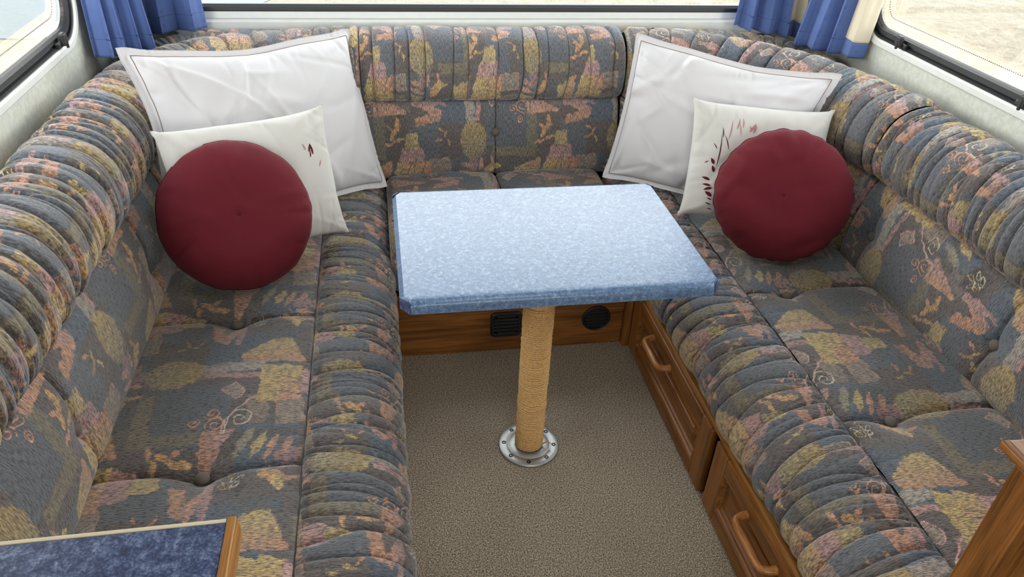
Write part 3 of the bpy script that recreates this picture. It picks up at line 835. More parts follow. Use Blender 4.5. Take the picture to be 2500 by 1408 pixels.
def door_front(parent, name, y0, y1, z0, z1, x, label=None):
    """framed drawer front facing -X at plane x, raised frame, moulded recess"""
    th = 0.02
    d = thing(name, label, None, (x, (y0+y1)/2, z0)); d.parent = parent
    d.location = Vector(d.location)-abs_loc(parent)
    st, ra = 0.062, 0.046
    box('stile', (x, y0, z0), (x+th, y0+st, z1), WOODZ, d, 0.003)
    box('stile', (x, y1-st, z0), (x+th, y1, z1), WOODZ, d, 0.003)
    box('rail', (x, y0+st, z1-ra), (x+th, y1-st, z1), WOODY, d, 0.003)
    box('rail', (x, y0+st, z0), (x+th, y1-st, z0+ra), WOODY, d, 0.003)
    # moulding: stepped bead round the opening, then the raised field
    def pl(p, dd): return (x+dd, p[0], p[1])
    ring('moulding', y0+st, y1-st, z0+ra, z1-ra, 0.002, [(-0.002, 0.001), (0.002, -0.001), (0.006, 0.002), (0.009, 0.006), (0.014, 0.008), (0.018, 0.013)], pl, WOODY, d, 1)
    V = []; F = []
    a = (y0+st+0.016, y1-st-0.016, z0+ra+0.016, z1-ra-0.016)
    prof = [(0.0, 0.013), (0.006, 0.013), (0.016, 0.008), (0.020, 0.008), (0.021, 0.006)]
    P = []
    for ins, dd in prof:
        P.append([pl(p, dd) for p in ((a[0]+ins, a[2]+ins), (a[1]-ins, a[2]+ins), (a[1]-ins, a[3]-ins), (a[0]+ins, a[3]-ins))])
    P = np.array(P); F = [tuple(f) for f in grid_faces(len(prof), 4, True)]+[tuple(len(prof)*4-4+k for k in range(4))]
    raw('raised_panel', P.reshape(-1, 3), F, WOODY, d, sm=False)
    return d

def pull_handle(parent, y0, y1, z, x):
    r = 0.0085; so = 0.034
    pts, _ = spline([(x+0.002, y0, z), (x-so*0.55, y0+0.002, z), (x-so, y0+0.016, z), (x-so-0.002, (y0+y1)/2, z+0.002), (x-so, y1-0.016, z), (x-so*0.55, y1-0.002, z), (x+0.002, y1, z)], 40)
    rad = np.interp(np.linspace(0, 1, 40), [0, 0.12, 0.5, 0.88, 1], [0.011, 0.0085, 0.0095, 0.0085, 0.011])
    return tube('handle', pts, rad, HANDLE_WOOD, parent, 12, label='rounded light wooden pull handle')

sb = thing('seat_box', 'brown wooden seat box with two framed drawer fronts under right bench', 'seat base', (1.05, 1.2, 0), 'seat boxes of the lounge')
box('carcass', (FX1+0.022, 0.60, 0.0), (XR-0.002, YR-0.002, ZBOX-0.002), WOODY, sb, 0.002)
d1 = door_front(sb, 'drawer_front', 1.203, 1.815, 0.008, 0.222, FX1-0.006)
pull_handle(d1, 1.487, 1.625, 0.184, FX1-0.006)
d2 = door_front(sb, 'drawer_front', 0.585, 1.172, 0.008, 0.222, FX1-0.006)
pull_handle(d2, 0.840, 0.982, 0.184, FX1-0.006)
box('top_rail', (FX1+0.002, 0.585, 0.222), (FX1+0.03, FY, ZBOX+0.004), EDGE_WOOD, sb, 0.002)
box('corner_post', (FX1-0.024, FY-0.026, 0.0), (FX1+0.022, FY+0.0, ZBOX), WOODZ, sb, 0.002)

lb = thing('seat_box', 'wooden seat box hidden beneath overhanging bolster of left bench', 'seat base', (-0.3, 1.2, 0), 'seat boxes of the lounge')
box('carcass', (XL+0.002, 0.56, 0.0), (FX0-0.018, YR-0.002, ZBOX-0.002), WOODY, lb, 0.002)
box('front_panel', (FX0-0.018, 0.56, 0.004), (FX0, FY-0.002, ZBOX-0.004), WOODY, lb, 0.003)

rb = thing('seat_box', 'rear seat box with plain brown wood front and two black vents', 'seat base', (0.376, FY, 0), 'seat boxes of the lounge')
box('front_panel', (FX0+0.002, FY, 0.0), (FX1-0.024, FY+0.018, ZBOX-0.002), WOODX, rb, 0.001)
box('carcass', (FX0+0.002, FY+0.018, 0.0), (FX1+0.02, YR-0.002, ZBOX-0.004), WOODX, rb, 0.001)
# square vent
def pl_v(p, d): return (p[0], FY+d, p[1])
vt = ring('vent_frame', 0.299, 0.397, 0.058, 0.150, 0.016, [(0.0, 0.0), (0.0, -0.007), (0.003, -0.010), (0.010, -0.010), (0.012, -0.008), (0.014, -0.002), (0.0, 0.001)], pl_v, BLACK_PLASTIC, rb, 6, 'black square air vent with horizontal louvres')
pane('vent_back', 0.30, 0.396, 0.059, 0.149, 0.015, -0.0015, pl_v, DARK_HOLE, rb, 6, th=0.001)
cx, cz = 0.348, 0.104
for k in range(6):
    z = cz-0.0325+k*0.013; hw = math.sqrt(max(0.043**2-(z-cz)**2, 0.0002))
    bm = bmesh.new(); bm_box(bm, np.array([-hw, -0.0045, -0.004]), np.array([hw, 0.0045, 0.004]), 0.001, 1, Matrix.Translation((cx, FY-0.0065, z))@Matrix.Rotation(math.radians(35), 4, 'X'))
    from_bm('louvre', bm, BLACK_PLASTIC, rb)
RYN = np.array([[1, 0, 0], [0, 0, -1], [0, 1, 0]])   # local z -> -Y
lathe('vent_ring', [(0.041, -0.001), (0.041, 0.006), (0.0415, 0.007), (0.0445, 0.0075), (0.0465, 0.005), (0.047, 0.0)], BLACK_PLASTIC, rb, (0.640, FY, 0.104), RYN, 40, 'black round warm air vent')
lathe('vent_disc', [(0.002, -0.001), (0.041, -0.001), (0.041, 0.002), (0.03, 0.0035), (0.002, 0.0035)], DARK_HOLE, rb, (0.640, FY, 0.104), RYN, 40)
for k in range(5):
    z = 0.104-0.026+k*0.013; hw = math.sqrt(0.0405**2-(z-0.104)**2)
    bm = bmesh.new(); bm_box(bm, np.array([0.640-hw, FY-0.007, z-0.0025]), np.array([0.640+hw, FY-0.002, z+0.0025]), 0.001, 1)
    from_bm('louvre', bm, BLACK_PLASTIC, rb)

# ------------------------------------------------------------------ seat cushions
ROLL = [(0.0, -0.004), (0.010, 0.010), (0.035, 0.018), (0.085, 0.018), (0.135, 0.006), (0.178, -0.025), (0.205, -0.070), (0.207, -0.110), (0.190, -0.142), (0.155, -0.150)]

def lowfreq(S, W, seed, amp, f=9.0):
    r = np.random.default_rng(seed); o = np.zeros_like(S)
    for _ in range(8):
        a, b = r.normal(0, f, 2); o += np.sin(a*S+b*W+r.uniform(0, 6.28))
    return o*amp/8

def seat_cushion(label, org, sd, td, L, depth, seams, btn_w, uvf, vdir, seed, rl, roll_scale=1.0):
    """org: far/back corner at s=0,w=0; sd along the bench, td from back to front; flat panel `depth` wide then the rolled front"""
    org = np.array(org, float); sd = np.array(sd, float); td = np.array(td, float)
    base = org[:2]+sd*L/2+td*depth/2
    sgn = np.sign(np.cross([sd[0], sd[1], 0], [td[0], td[1], 0])[2])
    o = thing('seat_cushion', label, 'seat cushion', (base[0], base[1], ZBOX), 'seat cushions of the U-shaped lounge')
    ns, nt = int(L/0.003), int(depth/0.0032)
    s = np.linspace(0, L, ns); w = np.linspace(0, depth, nt)
    S, W = np.meshgrid(s, w, indexing='ij')
    Z = np.full_like(S, ZSEAT)
    Z += lowfreq(S, W, seed, 0.007)
    edges = [0.0]+list(seams)+[L]
    for q in range(len(edges)-1):
        a, b = edges[q], edges[q+1]; m = (S >= a) & (S <= b)
        x = np.clip((S-a)/(b-a), 0, 1); Z = np.where(m, Z+0.012*(np.sin(np.pi*x)**0.6), Z)
    for k in seams:
        bow = 0.010*np.exp(-((W-btn_w)/0.06)**2)
        d = S-k-bow; Z -= 0.010*np.exp(-np.abs(d)/0.008)+0.009*np.exp(-np.abs(d)/0.0018)
        r = np.hypot(S-k-0.010, W-btn_w); Z -= 0.019*np.exp(-(r/0.05)**2)+0.012*np.exp(-(r/0.017)**2)
    Z -= 0.030*np.exp(-W/0.016)+0.008*np.exp(-(depth-W)/0.007)
    Z -= end_round(S, L, 0.03, 0.03)
    rr, _ = ruche(S, W/depth, L, seed+5, 0.05, 0.09, 0.0035, 0.02, 1.2)
    Z += (rr-0.003)*(0.08+0.92*np.exp(-(depth-W)/0.05))
    P = org[None, None, :2]+S[..., None]*sd+W[..., None]*td
    P = np.concatenate([P, Z[..., None]], -1)
    U, V = uvf(P[..., 0], P[..., 1])
    fabric_grid('seat_panel', P, U, V, o, flip=(sgn > 0))
    # gathered front roll
    nt2 = 90
    pr, plen = spline([(a*roll_scale, b) for a, b in ROLL], nt2)
    ns2 = int(L/0.0019); s = np.linspace(0, L, ns2)
    S, T = np.meshgrid(s, np.linspace(0, 1, nt2), indexing='ij')
    er = end_round(S, L, 0.03, 0.03)
    D = np.broadcast_to(pr[None, :, 0], S.shape); ZZ = np.broadcast_to(pr[None, :, 1], S.shape)+ZSEAT
    P = org[None, None, :2]+S[..., None]*sd+(depth+D)[..., None]*td
    P = np.concatenate([P, ZZ[..., None]], -1)
    N = grid_normals(P)*sgn
    h, off = ruche(S, T, L, seed, *rl, 1.6, 0.006, 55)
    fade = np.clip(np.minimum(T/0.05, (1-T)/0.04), 0, 1)
    P = P+N*((h-rl[2]*0.6+lowfreq(S, T*0.3, seed+2, 0.008, 12))*fade-er)[..., None]
    u0, v0 = uvf(np.array(org[0]+td[0]*depth), np.array(org[1]+td[1]*depth))
    fabric_grid('rolled_front', P, S*1.12+off+0.13*seed, v0+0.09*seed+vdir*T*plen, o, flip=(sgn > 0))
    # piped seam
    ps = np.linspace(0.012, L-0.012, 400)
    pp = org[None, :2]+ps[:, None]*sd+depth*td
    pz = ZSEAT-0.004+0.0012*np.sin(ps*90)+0.0012*np.sin(ps*37+1)
    tube('seam_piping', np.c_[pp, pz], 0.0028, PIPING, o, 6)
    for k in seams:
        c = org[:2]+sd*(k+0.010)+td*btn_w
        button('button', (c[0], c[1], ZSEAT-0.016), (sd[0]*0.25, sd[1]*0.25, 1.0), o)
    return o

YS0 = 2.36
seat_cushion('long patterned seat cushion of left bench with gathered rolled front edge', (BX0-0.03, YS0, 0), (0, -1), (1, 0), YS0-0.535, 0.406,
             [YS0-2.06, YS0-1.570, YS0-1.074, YS0-0.58], BX0*-1+0.03-0.378, lambda x, y: (1.547-y, x+0.321), 1, 11, (0.016, 0.055, 0.0080, 0.026))
seat_cushion('long patterned seat cushion of right bench above the wooden drawers', (BX1+0.03, YS0, 0), (0, -1), (-1, 0), YS0-0.60, BX1+0.03-0.950,
             [YS0-2.04, YS0-1.547, YS0-1.053], BX1+0.03-1.072, lambda x, y: (1.521-y, x-0.977), -1, 23, (0.018, 0.062, 0.0095, 0.042))
seat_cushion('short patterned rear seat cushion beneath the window behind the table', (FX0+0.005, BY+0.03, 0), (1, 0), (0, -1), FX1-FX0-0.01, BY+0.03-2.035,
             [0.378], 0.15, lambda x, y: (x+0.10, y+0.05), -1, 37, (0.04, 0.08, 0.009, 0.02))

# ------------------------------------------------------------------ back cushions
BROLL = [(0.050, 0.628), (0.028, 0.640), (0.010, 0.672), (0.006, 0.720), (0.018, 0.770), (0.048, 0.812), (0.095, 0.836), (0.150, 0.843), (0.195, 0.818), (0.216, 0.760), (0.214, 0.690)]

def bez(p0, c, p2, n=400):
    t = np.linspace(0, 1, n)[:, None]; p0, c, p2 = map(np.array, (p0, c, p2))
    return (1-t)**2*p0+2*t*(1-t)*c+t*t*p2

def back_cushion(label, path, seams, uoff, voff, seed, rl, btn_z=0.48, minor=3.2):
    path = np.asarray(path, float)
    Lc = np.r_[0, np.cumsum(np.linalg.norm(np.diff(path, axis=0), axis=1))]; L = Lc[-1]
    def pt(s):
        p = np.stack([np.interp(s, Lc, path[:, k]) for k in range(2)], -1)
        e = 0.01
        d = np.stack([np.interp(np.clip(s+e, 0, L), Lc, path[:, k])-np.interp(np.clip(s-e, 0, L), Lc, path[:, k]) for k in range(2)], -1)
        d /= np.linalg.norm(d, axis=-1, keepdims=True)
        return p, np.stack([-d[..., 1], d[..., 0]], -1)
    mid, _ = pt(np.array([L/2]))
    o = thing('back_cushion', label, 'back cushion', (mid[0][0], mid[0][1], 0.36), 'back cushions round the lounge')
    # lower panel
    ns, nt = int(L/0.003), 84
    s = np.linspace(0, L, ns); tt = np.linspace(0, 1, nt)
    S, T = np.meshgrid(s, tt, indexing='ij')
    p, out = pt(s)
    D = 0.052*T-0.016*np.sin(np.pi*T)**0.8; Zz = 0.362+(0.634-0.362)*T
    D = D+0.03*np.exp(-T/0.05)*1.0
    P = np.concatenate([p[:, None, :]+D[..., None]*out[:, None, :], Zz[..., None]], -1)
    N = grid_normals(P)
    h = lowfreq(S, T*0.27, seed, 0.006)
    bt = (btn_z-0.362)/(0.634-0.362)
    for k in seams:
        d = S-k; h -= 0.008*np.exp(-np.abs(d)/0.007)+0.007*np.exp(-np.abs(d)/0.0018)
        r = np.hypot(S-k, (T-bt)*0.27); h -= 0.014*np.exp(-(r/0.05)**2)+0.012*np.exp(-(r/0.016)**2)
    h -= 0.012*np.exp(-(1-T)/0.04)
    h -= end_round(S, L)
    P = P+N*h[..., None]
    fabric_grid('back_panel', P, S+uoff, T*0.272+voff, o, flip=True)
    # gathered top roll
    nt2 = 100
    pr, plen = spline(BROLL, nt2)
    ns2 = int(L/0.0019); s = np.linspace(0, L, ns2)
    S, T = np.meshgrid(s, np.linspace(0, 1, nt2), indexing='ij')
    p, out = pt(s)
    P = np.concatenate([p[:, None, :]+pr[None, :, 0, None]*out[:, None, :], np.broadcast_to(pr[None, :, 1, None], S.shape+(1,))], -1)
    N = grid_normals(P)
    h, off = ruche(S, T, L, seed+1, *rl, minor, 0.006)
    # tight gathers along the lower seam
    r2 = np.random.default_rng(seed+9)
    g = np.zeros_like(S)
    for x in np.arange(0.01, L, 0.013):
        k = x+r2.normal(0, 0.004)+r2.normal(0, 0.05)*T
        g -= r2.uniform(0.3, 1.0)*np.exp(-np.abs(S-k)/0.003)
    h = h+0.0035*g*np.exp(-T/0.09)+0.003*g*np.exp(-(1-T)/0.25)
    fade = np.clip(np.minimum(T/0.03, (1-T)/0.02), 0, 1)
    P = P+N*((h-rl[2]*0.6+lowfreq(S, T*0.35, seed+3, 0.008, 11))*fade-end_round(S, L, 0.02, 0.014))[..., None]
    fabric_grid('gathered_top_roll', P, S*1.12+off+0.21*seed, T*plen+voff+0.30, o, flip=True)
    for k in seams:
        pp, oo = pt(np.array([k])); oo = oo[0]; pp = pp[0]
        dd = 0.052*bt-0.016*math.sin(math.pi*bt)**0.8+0.022
        button('button', (pp[0]+oo[0]*dd, pp[1]+oo[1]*dd, btn_z), (-oo[0], -oo[1], 0.2), o)
    return o

YLC, YRC = 1.95, 1.72
straight = lambda a, b: np.linspace(a, b, 50)
back_cushion('patterned back cushion with gathered top roll along left wall', straight((BX0, 0.50), (BX0, YLC)), [1.120-0.50, 1.690-0.50], 0.12, 0.03, 41, (0.018, 0.066, 0.0125, 0.036), 0.470)
back_cushion('curved corner back cushion behind white pillows on left', bez((BX0, YLC-0.001), (BX0, BY), (-0.0575, BY)), [], 0.4, 0.2, 52, (0.04, 0.08, 0.010, 0.03))
back_cushion('patterned rear back cushion with one button under the wide window', straight((-0.056, BY), (0.812, BY)), [0.437], 0.092, 0.045, 63, (0.035, 0.105, 0.0080, 0.012), 0.520, 1.2)
back_cushion('curved corner back cushion behind white pillows on right', bez((0.8135, BY), (BX1-0.05, BY-0.05), (BX1, YRC-0.001)), [], 0.1, 0.1, 74, (0.04, 0.08, 0.010, 0.03))
back_cushion('patterned back cushion with gathered top roll along right wall', straight((BX1, YRC), (BX1, 0.60)), [YRC-1.632, YRC-1.133], 0.30, 0.12, 85, (0.018, 0.064, 0.0135, 0.046), 0.490)

# gathered infill lying behind the corner cushions
def infill(label, pts, seed):
    P0, _ = spline(pts, 260)
    L = float(np.sum(np.linalg.norm(np.diff(P0, axis=0), axis=1)))
    prof, plen = spline([(-0.09, -0.05), (-0.075, 0.0), (-0.03, 0.018), (0.02, 0.012), (0.055, -0.03)], 50)
    S, T = np.meshgrid(np.linspace(0, L, 260), np.linspace(0, 1, 50), indexing='ij')
    tg = np.gradient(P0, axis=0)[:, :2]; tg /= np.linalg.norm(tg, axis=1)[:, None]; out = np.stack([-tg[:, 1], tg[:, 0]], 1)
    P = np.concatenate([P0[:, None, :2]+prof[None, :, 0, None]*out[:, None, :], P0[:, None, 2:]+prof[None, :, 1, None]], -1)
    N = grid_normals(P); h, off = ruche(S, T, L, seed, 0.02, 0.045, 0.009, 0.02, 2.0)
    P = P+N*(h-0.005)[..., None]
    o = thing('corner_pad', label, 'cushion', tuple(P0[len(P0)//2]-np.array([0, 0, 0.05])), 'gathered pads in the corners')
    fabric_grid('gathered_cover', P, S*1.3+off, T*plen+0.1*seed, o, flip=True)
infill('dark gathered pad in left rear corner below the blue curtains', [(-0.735, 2.15, 0.775), (-0.725, 2.36, 0.79), (-0.66, 2.47, 0.80), (-0.50, 2.522, 0.81), (-0.20, 2.53, 0.81)], 5)
infill('dark gathered pad in right rear corner below the blue curtains', [(0.95, 2.53, 0.81), (1.22, 2.525, 0.805), (1.39, 2.47, 0.795), (1.475, 2.34, 0.785), (1.49, 2.05, 0.77)], 6)

# ------------------------------------------------------------------ table
tb = thing('pedestal_table', 'blue mottled table with clipped corners on rope-wrapped post', 'table', (0.348, 1.426, 0))
TZ = 0.63
def unproj(u, v, z):
    d = _rt*((u-1250)/FPX)+_dn*((v-704)/FPX)+_fw
    t = (z-CAMH)/d[2]; return d*t+np.array([0, 0, CAMH])
tx0, tx1, ty0, ty1 = 0.016, 0.708, 1.238, 1.742
th = 0.030
# rounded front and rear edges run along X; end profile in (y,z)
pr = []
rr_ = 0.014
for k in range(9):
    a = math.radians(-90+180*k/8*0.5*1.0); 
prof = []
for k in range(7):
    a = math.radians(90*k/6); prof.append((ty1-rr_+rr_*math.sin(a), TZ-rr_+rr_*math.cos(a)))
prof += [(ty1, TZ-th), (ty1-0.026, TZ-th), (ty0+0.026, TZ-th), (ty0, TZ-th)]
for k in range(7):
    a = math.radians(90*k/6); prof.append((ty0+rr_-rr_*math.cos(a), TZ-rr_+rr_*math.sin(a)))
prof += [(ty0+0.026, TZ), (ty1-0.026, TZ)]
# clipped corners: x limits shrink near the ends
def xlim(y):
    c = 0.026
    e = max(0.0, c-min(y-ty0, ty1-y)); return tx0+e*0.8, tx1-e*0.8
ys = []
pp = prof+[prof[0]]
dense = []
for i in range(len(prof)):
    a, b = np.array(pp[i]), np.array(pp[i+1]); n = max(1, int(np.linalg.norm(b-a)/0.012)) if np.linalg.norm(b-a) < 0.6 else 30
    for k in range(n): dense.append(a+(b-a)*k/n)
# make sure the clip start is sampled
top = [d for d in dense]
V = []; k = len(top)
NX = 12
for j in range(NX+1):
    for d in top:
        x0, x1 = xlim(d[0]); bv = 0.009
        if j in (0, NX): V.append((x0 if j == 0 else x1, d[0], min(d[1], TZ-0.010)))
        else: V.append((x0+bv+(x1-x0-2*bv)*(j-1)/(NX-2), d[0], d[1]))
F = [tuple(f) for f in grid_faces(NX+1, k, True)]
F.append(tuple(range(k))[::-1]); F.append(tuple(NX*k+i for i in range(k)))
tt_ = raw('table_top', V, F, TABLE_LAM, tb, sm=False)
bm = bmesh.new(); bm.from_mesh(tt_.data); bmesh.ops.recalc_face_normals(bm, faces=bm.faces); bm.to_mesh(tt_.data); bm.free()
tt_.data.polygons.foreach_set('use_smooth', [len(p.vertices) == 4 for p in tt_.data.polygons])
mdf = tt_.modifiers.new('crisp', 'EDGE_SPLIT'); mdf.split_angle = math.radians(40)
# edge strips on the four clipped corners
for sx, sy in ((0, 0), (1, 0), (0, 1), (1, 1)):
    xe = tx0 if sx == 0 else tx1; ye = ty0 if sy == 0 else ty1
    ix = 1 if sx == 0 else -1; iy = 1 if sy == 0 else -1
    A = np.array([xe, ye+iy*0.026, 0]); B = np.array([xe+ix*0.0208, ye, 0])
    out_ = np.array([-ix, -iy*0.8, 0.0]); out_ /= np.linalg.norm(out_)
    m = []
    for q in range(9):
        f = 0.06+0.88*q/8; pz_top = TZ-0.0015-(0.006*max(0, (f-0.6)/0.4)**2); m.append((A+(B-A)*f, pz_top))
    V = []; 
    for (c, zt) in m:
        for off_ in (0.0002, 0.0016):
            V.append(c+out_*off_+np.array([0, 0, zt])); V.append(c+out_*off_+np.array([0, 0, TZ-th+0.001]))
    F = []
    for q in range(8):
        a = q*4; b = a+4
        F += [(a+2, a+3, b+3, b+2), (a, a+2, b+2, b), (a+1, b+1, b+3, a+3)]
    F += [(0, 1, 3, 2), (32, 34, 35, 33)]
    raw('corner_edging', V, F, COUNTER_LAM, tb, sm=False)
# post: steel tube, wound with rope
PX, PY = 0.348, 1.426
lathe('steel_post', [(0.032, 0.004), (0.032, TZ-th-0.004)], ALU, tb, (PX, PY, 0), None, 32)
lathe('post_socket', [(0.07, TZ-th-0.012), (0.07, TZ-th), (0.03, TZ-th)], ALU, tb, (PX, PY, 0), None, 32)
def rope_wrap():
    pitch = 0.0062; z0, z1 = 0.010, TZ-th-0.014
    turns = (z1-z0)/pitch; nper = 60; n = int(turns*nper); ns = 8
    q = np.arange(n+1)/nper*2*np.pi
    r2 = np.random.default_rng(4)
    wv = np.interp(q, np.linspace(0, q[-1], 60), r2.normal(0, 0.0009, 60))
    Rr = 0.0345+np.interp(q, np.linspace(0, q[-1], 90), r2.normal(0, 0.0005, 90))
    z = z0+pitch*q/(2*np.pi)+wv
    c = np.stack([PX+Rr*np.cos(q), PY+Rr*np.sin(q), z], 1)
    er = np.stack([np.cos(q), np.sin(q), 0*q], 1); ez = np.array([0, 0, 1.0])
    a = np.linspace(0, 2*np.pi, ns, endpoint=False)
    tw = q[:, None]*Rr[:, None]/0.0115*2*np.pi*0.5
    rad = 0.0036*(1+0.22*np.cos(2*(a[None, :]-tw)))
    P = c[:, None]+rad[..., None]*(np.cos(a)[None, :, None]*er[:, None]+np.sin(a)[None, :, None]*ez)
    return grid_mesh('rope_wrap', P, ROPE, tb, 'tan sisal rope wound in tight turns', flip=True, wrap=True)
rope_wrap()
q = np.linspace(0, 1, 14)
tube('rope_end', np.c_[PX+0.036+0.022*q, PY-0.012-0.010*q, 0.012+0.012*np.sin(q*2.5)], 0.0022*(1-0.4*q), ROPE, tb, 6, label='frayed rope end')
bp = lathe('base_plate', [(0.0825, 0.0), (0.0825, 0.0045), (0.0805, 0.0062), (0.058, 0.0066), (0.0572, 0.0058), (0.0564, 0.0066), (0.040, 0.0070), (0.033, 0.0075)], ALU, tb, (PX, PY, 0), None, 64, 'round brushed aluminium floor plate')
for k in range(8):
    a = math.radians(22.5+45*k+12); cx, cy = PX+0.068*math.cos(a), PY+0.068*math.sin(a)
    lathe('screw', [(0.0058, 0.0062), (0.0055, 0.0074), (0.0042, 0.0080), (0.0025, 0.0072), (0.0022, 0.0060)], SCREW_STEEL if k != 5 else DARK_HOLE, bp, (cx, cy, 0), None, 14)

# ------------------------------------------------------------------ kitchen counter and cabinet at the near end
kc = thing('kitchen_counter', 'dark blue mottled worktop with wooden edging at lower left', 'counter', (-0.45, 0.1, 0))
CZ = 0.90; cxr, cyr = -0.1685, 0.503
box('carcass', (XL+0.004, -0.9, 0.0), (cxr-0.012, cyr-0.012, CZ-0.032), WOODZ, kc, 0.002)
box('worktop', (XL+0.004, -0.9, CZ-0.030), (cxr, cyr, CZ), COUNTER_LAM, kc, 0.001)
pr_, _ = spline([(cxr, CZ-0.034), (cxr+0.007, CZ-0.034), (cxr+0.0095, CZ-0.028), (cxr+0.0095, CZ-0.004), (cxr+0.0075, CZ+0.0006), (cxr+0.0045, CZ+0.0004), (cxr+0.0035, CZ+0.0012), (cxr+0.0005, CZ+0.0008)], 30)
Pm = np.stack([np.stack([pr_[:, 0], np.full(30, y), pr_[:, 1]], 1) for y in np.linspace(-0.9, cyr+0.006, 24)])
o = grid_mesh('wood_edging', Pm, EDGE_WOOD, kc, 'pale rounded wooden edge moulding', flip=False)
raw('edging_end', Pm[-1], [tuple(range(30))], EDGE_WOOD, kc, sm=False)
box('end_edging', (XL+0.004, cyr, CZ-0.030), (cxr, cyr+0.0045, CZ+0.0004), CREAM_EDGE, kc, 0.0008, 'thin cream edge strip')

cb = thing('wooden_cabinet', 'brown wooden cabinet corner with moulded top at lower right edge', 'cabinet', (1.1, 0.2, 0))
kx, ky, kz = 0.806, 0.571, 0.778
box('carcass', (kx+0.02, -0.6, 0.0), (XR-0.004, ky, kz), WOODZ, cb, 0.002)
box('stile', (kx, ky-0.048, 0.0), (kx+0.022, ky, kz), WOODZ, cb, 0.003)
box('rail', (kx, -0.10, kz-0.05), (kx+0.022, ky-0.048, kz), WOODY, cb, 0.003)
box('rail', (kx, -0.10, 0.0), (kx+0.022, ky-0.048, 0.09), WOODY, cb, 0.003)
box('stile', (kx, -0.15, 0.0), (kx+0.022, -0.10, kz), WOODZ, cb, 0.003)
def pl_c(p, dd): return (kx+dd, p[0], p[1])
ring('moulding', -0.10, ky-0.048, 0.09, kz-0.05, 0.002, [(-0.002, 0.001), (0.003, 0.0), (0.008, 0.006), (0.014, 0.009), (0.016, 0.015)], pl_c, WOODZ, cb, 1)
box('door_panel', (kx+0.013, -0.09, 0.10), (kx+0.02, ky-0.058, kz-0.06), WOODZ, cb, 0.001)
cp, _ = spline([(0.0, 0.0), (-0.006, 0.004), (-0.016, 0.012), (-0.024, 0.024), (-0.036, 0.030), (-0.037, 0.040), (-0.032, 0.043), (0.01, 0.043)], 36)
Pm = []
for (yy, ex) in [(-0.6, 0)]+[(ky, 1)]:
    Pm.append([(kx+c[0], yy-(c[0] if ex else 0)*0.1, kz+c[1]) for c in cp])
Pm = np.array(Pm); Pm = np.stack([Pm[0]*(1-f)+Pm[1]*f for f in np.linspace(0, 1, 12)])
grid_mesh('cap_moulding', Pm, WOODY, cb, flip=True)
raw('cap_end', Pm[-1], [tuple(range(36))], WOODY, cb, sm=False)
box('cap_top', (kx-0.030, -0.6, kz+0.03), (XR-0.004, ky+0.002, kz+0.0435), WOODY, cb, 0.002)

# ------------------------------------------------------------------ pillows: small cloth relaxation
def relax_pair(x, i0, i1, rest, comp, k=0.5):
    d = x[i1]-x[i0]; ln = np.linalg.norm(d, axis=-1, keepdims=True)+1e-9
    e = (ln-rest)/ln; e = np.where(e > 0, e, e*comp)
    c = d*e*k
    x[i0] += c; x[i1] -= c

def pillow_sim(W, H, n, m, band, press, zmax, iters, seed, comp=0.7):
    """two sheets n x m welded along the border band; returns front and back (n,m,3), x right, y up, z out"""
    r = np.random.default_rng(seed)
    u = np.linspace(-W/2, W/2, n); v = np.linspace(-H/2, H/2, m)
    A, B = np.meshgrid(u, v, indexing='ij')
    bu = 1-(np.abs(A)/(W/2))**2; bv = 1-(np.abs(B)/(H/2))**2
    w0 = np.ones((n, m), bool); w0[band:n-band, band:m-band] = False
    z0 = zmax*0.8*np.clip(bu*bv, 0, 1)**0.5
    X = np.stack([np.stack([A, B, z0], -1), np.stack([A, B, -z0], -1)], 0)
    X += r.normal(0, 0.0012, X.shape)
    X[..., 2] += np.stack([sum(r.normal(0, 0.004)*np.sin(A*r.normal(0, 25)+B*r.normal(0, 25)+r.uniform(0, 6)) for _ in range(6))*(~w0) for q in (0, 1)])
    hx, hy = W/(n-1), H/(m-1); hd = math.hypot(hx, hy)
    w = np.ones((n, m), bool)
    w[band:n-band, band:m-band] = False          # welded band
    sl = slice
    allp = sl(None)
    def pairs():
        for a in (0, 1):
            i = np.arange(a, n-1, 2); yield (allp, i), (allp, i+1), hx
            j = np.arange(a, m-1, 2); yield (allp, allp, j), (allp, allp, j+1), hy
    dg = [(sl(0, n-1), sl(0, m-1), sl(1, n), sl(1, m)), (sl(0, n-1), sl(1, m), sl(1, n), sl(0, m-1))]
    for it in range(iters):
        du = np.gradient(X, axis=1); dv = np.gradient(X, axis=2)
        N = np.cross(du, dv); N /= np.linalg.norm(N, axis=-1, keepdims=True)+1e-9
        N[1] *= -1
        push = press*(1.0 if it < iters*0.75 else 0.5)
        X[0][~w] += (N[0]*push)[~w]; X[1][~w] += (N[1]*push)[~w]
        for rep in range(2):
            for i0, i1, rest in pairs(): relax_pair(X, i0, i1, rest, comp)
            for (a, b, c, d) in dg:
                P0 = X[:, a, b]; P1 = X[:, c, d]; dd = P1-P0; ln = np.linalg.norm(dd, axis=-1, keepdims=True)+1e-9
                e = (ln-hd)/ln; e = np.where(e > 0, e, e*comp*0.5); cc = dd*e*0.22
                X[:, a, b] += cc; X[:, c, d] -= cc
            mid = 0.5*(X[0]+X[1]); X[0][w] = mid[w]; X[1][w] = mid[w]
        zc = X[..., 2]; lim = zmax
        X[..., 2] = np.where(np.abs(zc) > lim, np.sign(zc)*(lim+(np.abs(zc)-lim)*0.9), zc)
        if it % 10 == 9:      # a little bending stiffness
            sm = X.copy(); sm[:, 1:-1, 1:-1] = 0.25*(X[:, 2:, 1:-1]+X[:, :-2, 1:-1]+X[:, 1:-1, 2:]+X[:, 1:-1, :-2])
            X = X*0.86+sm*0.14
    return X[0], X[1], w

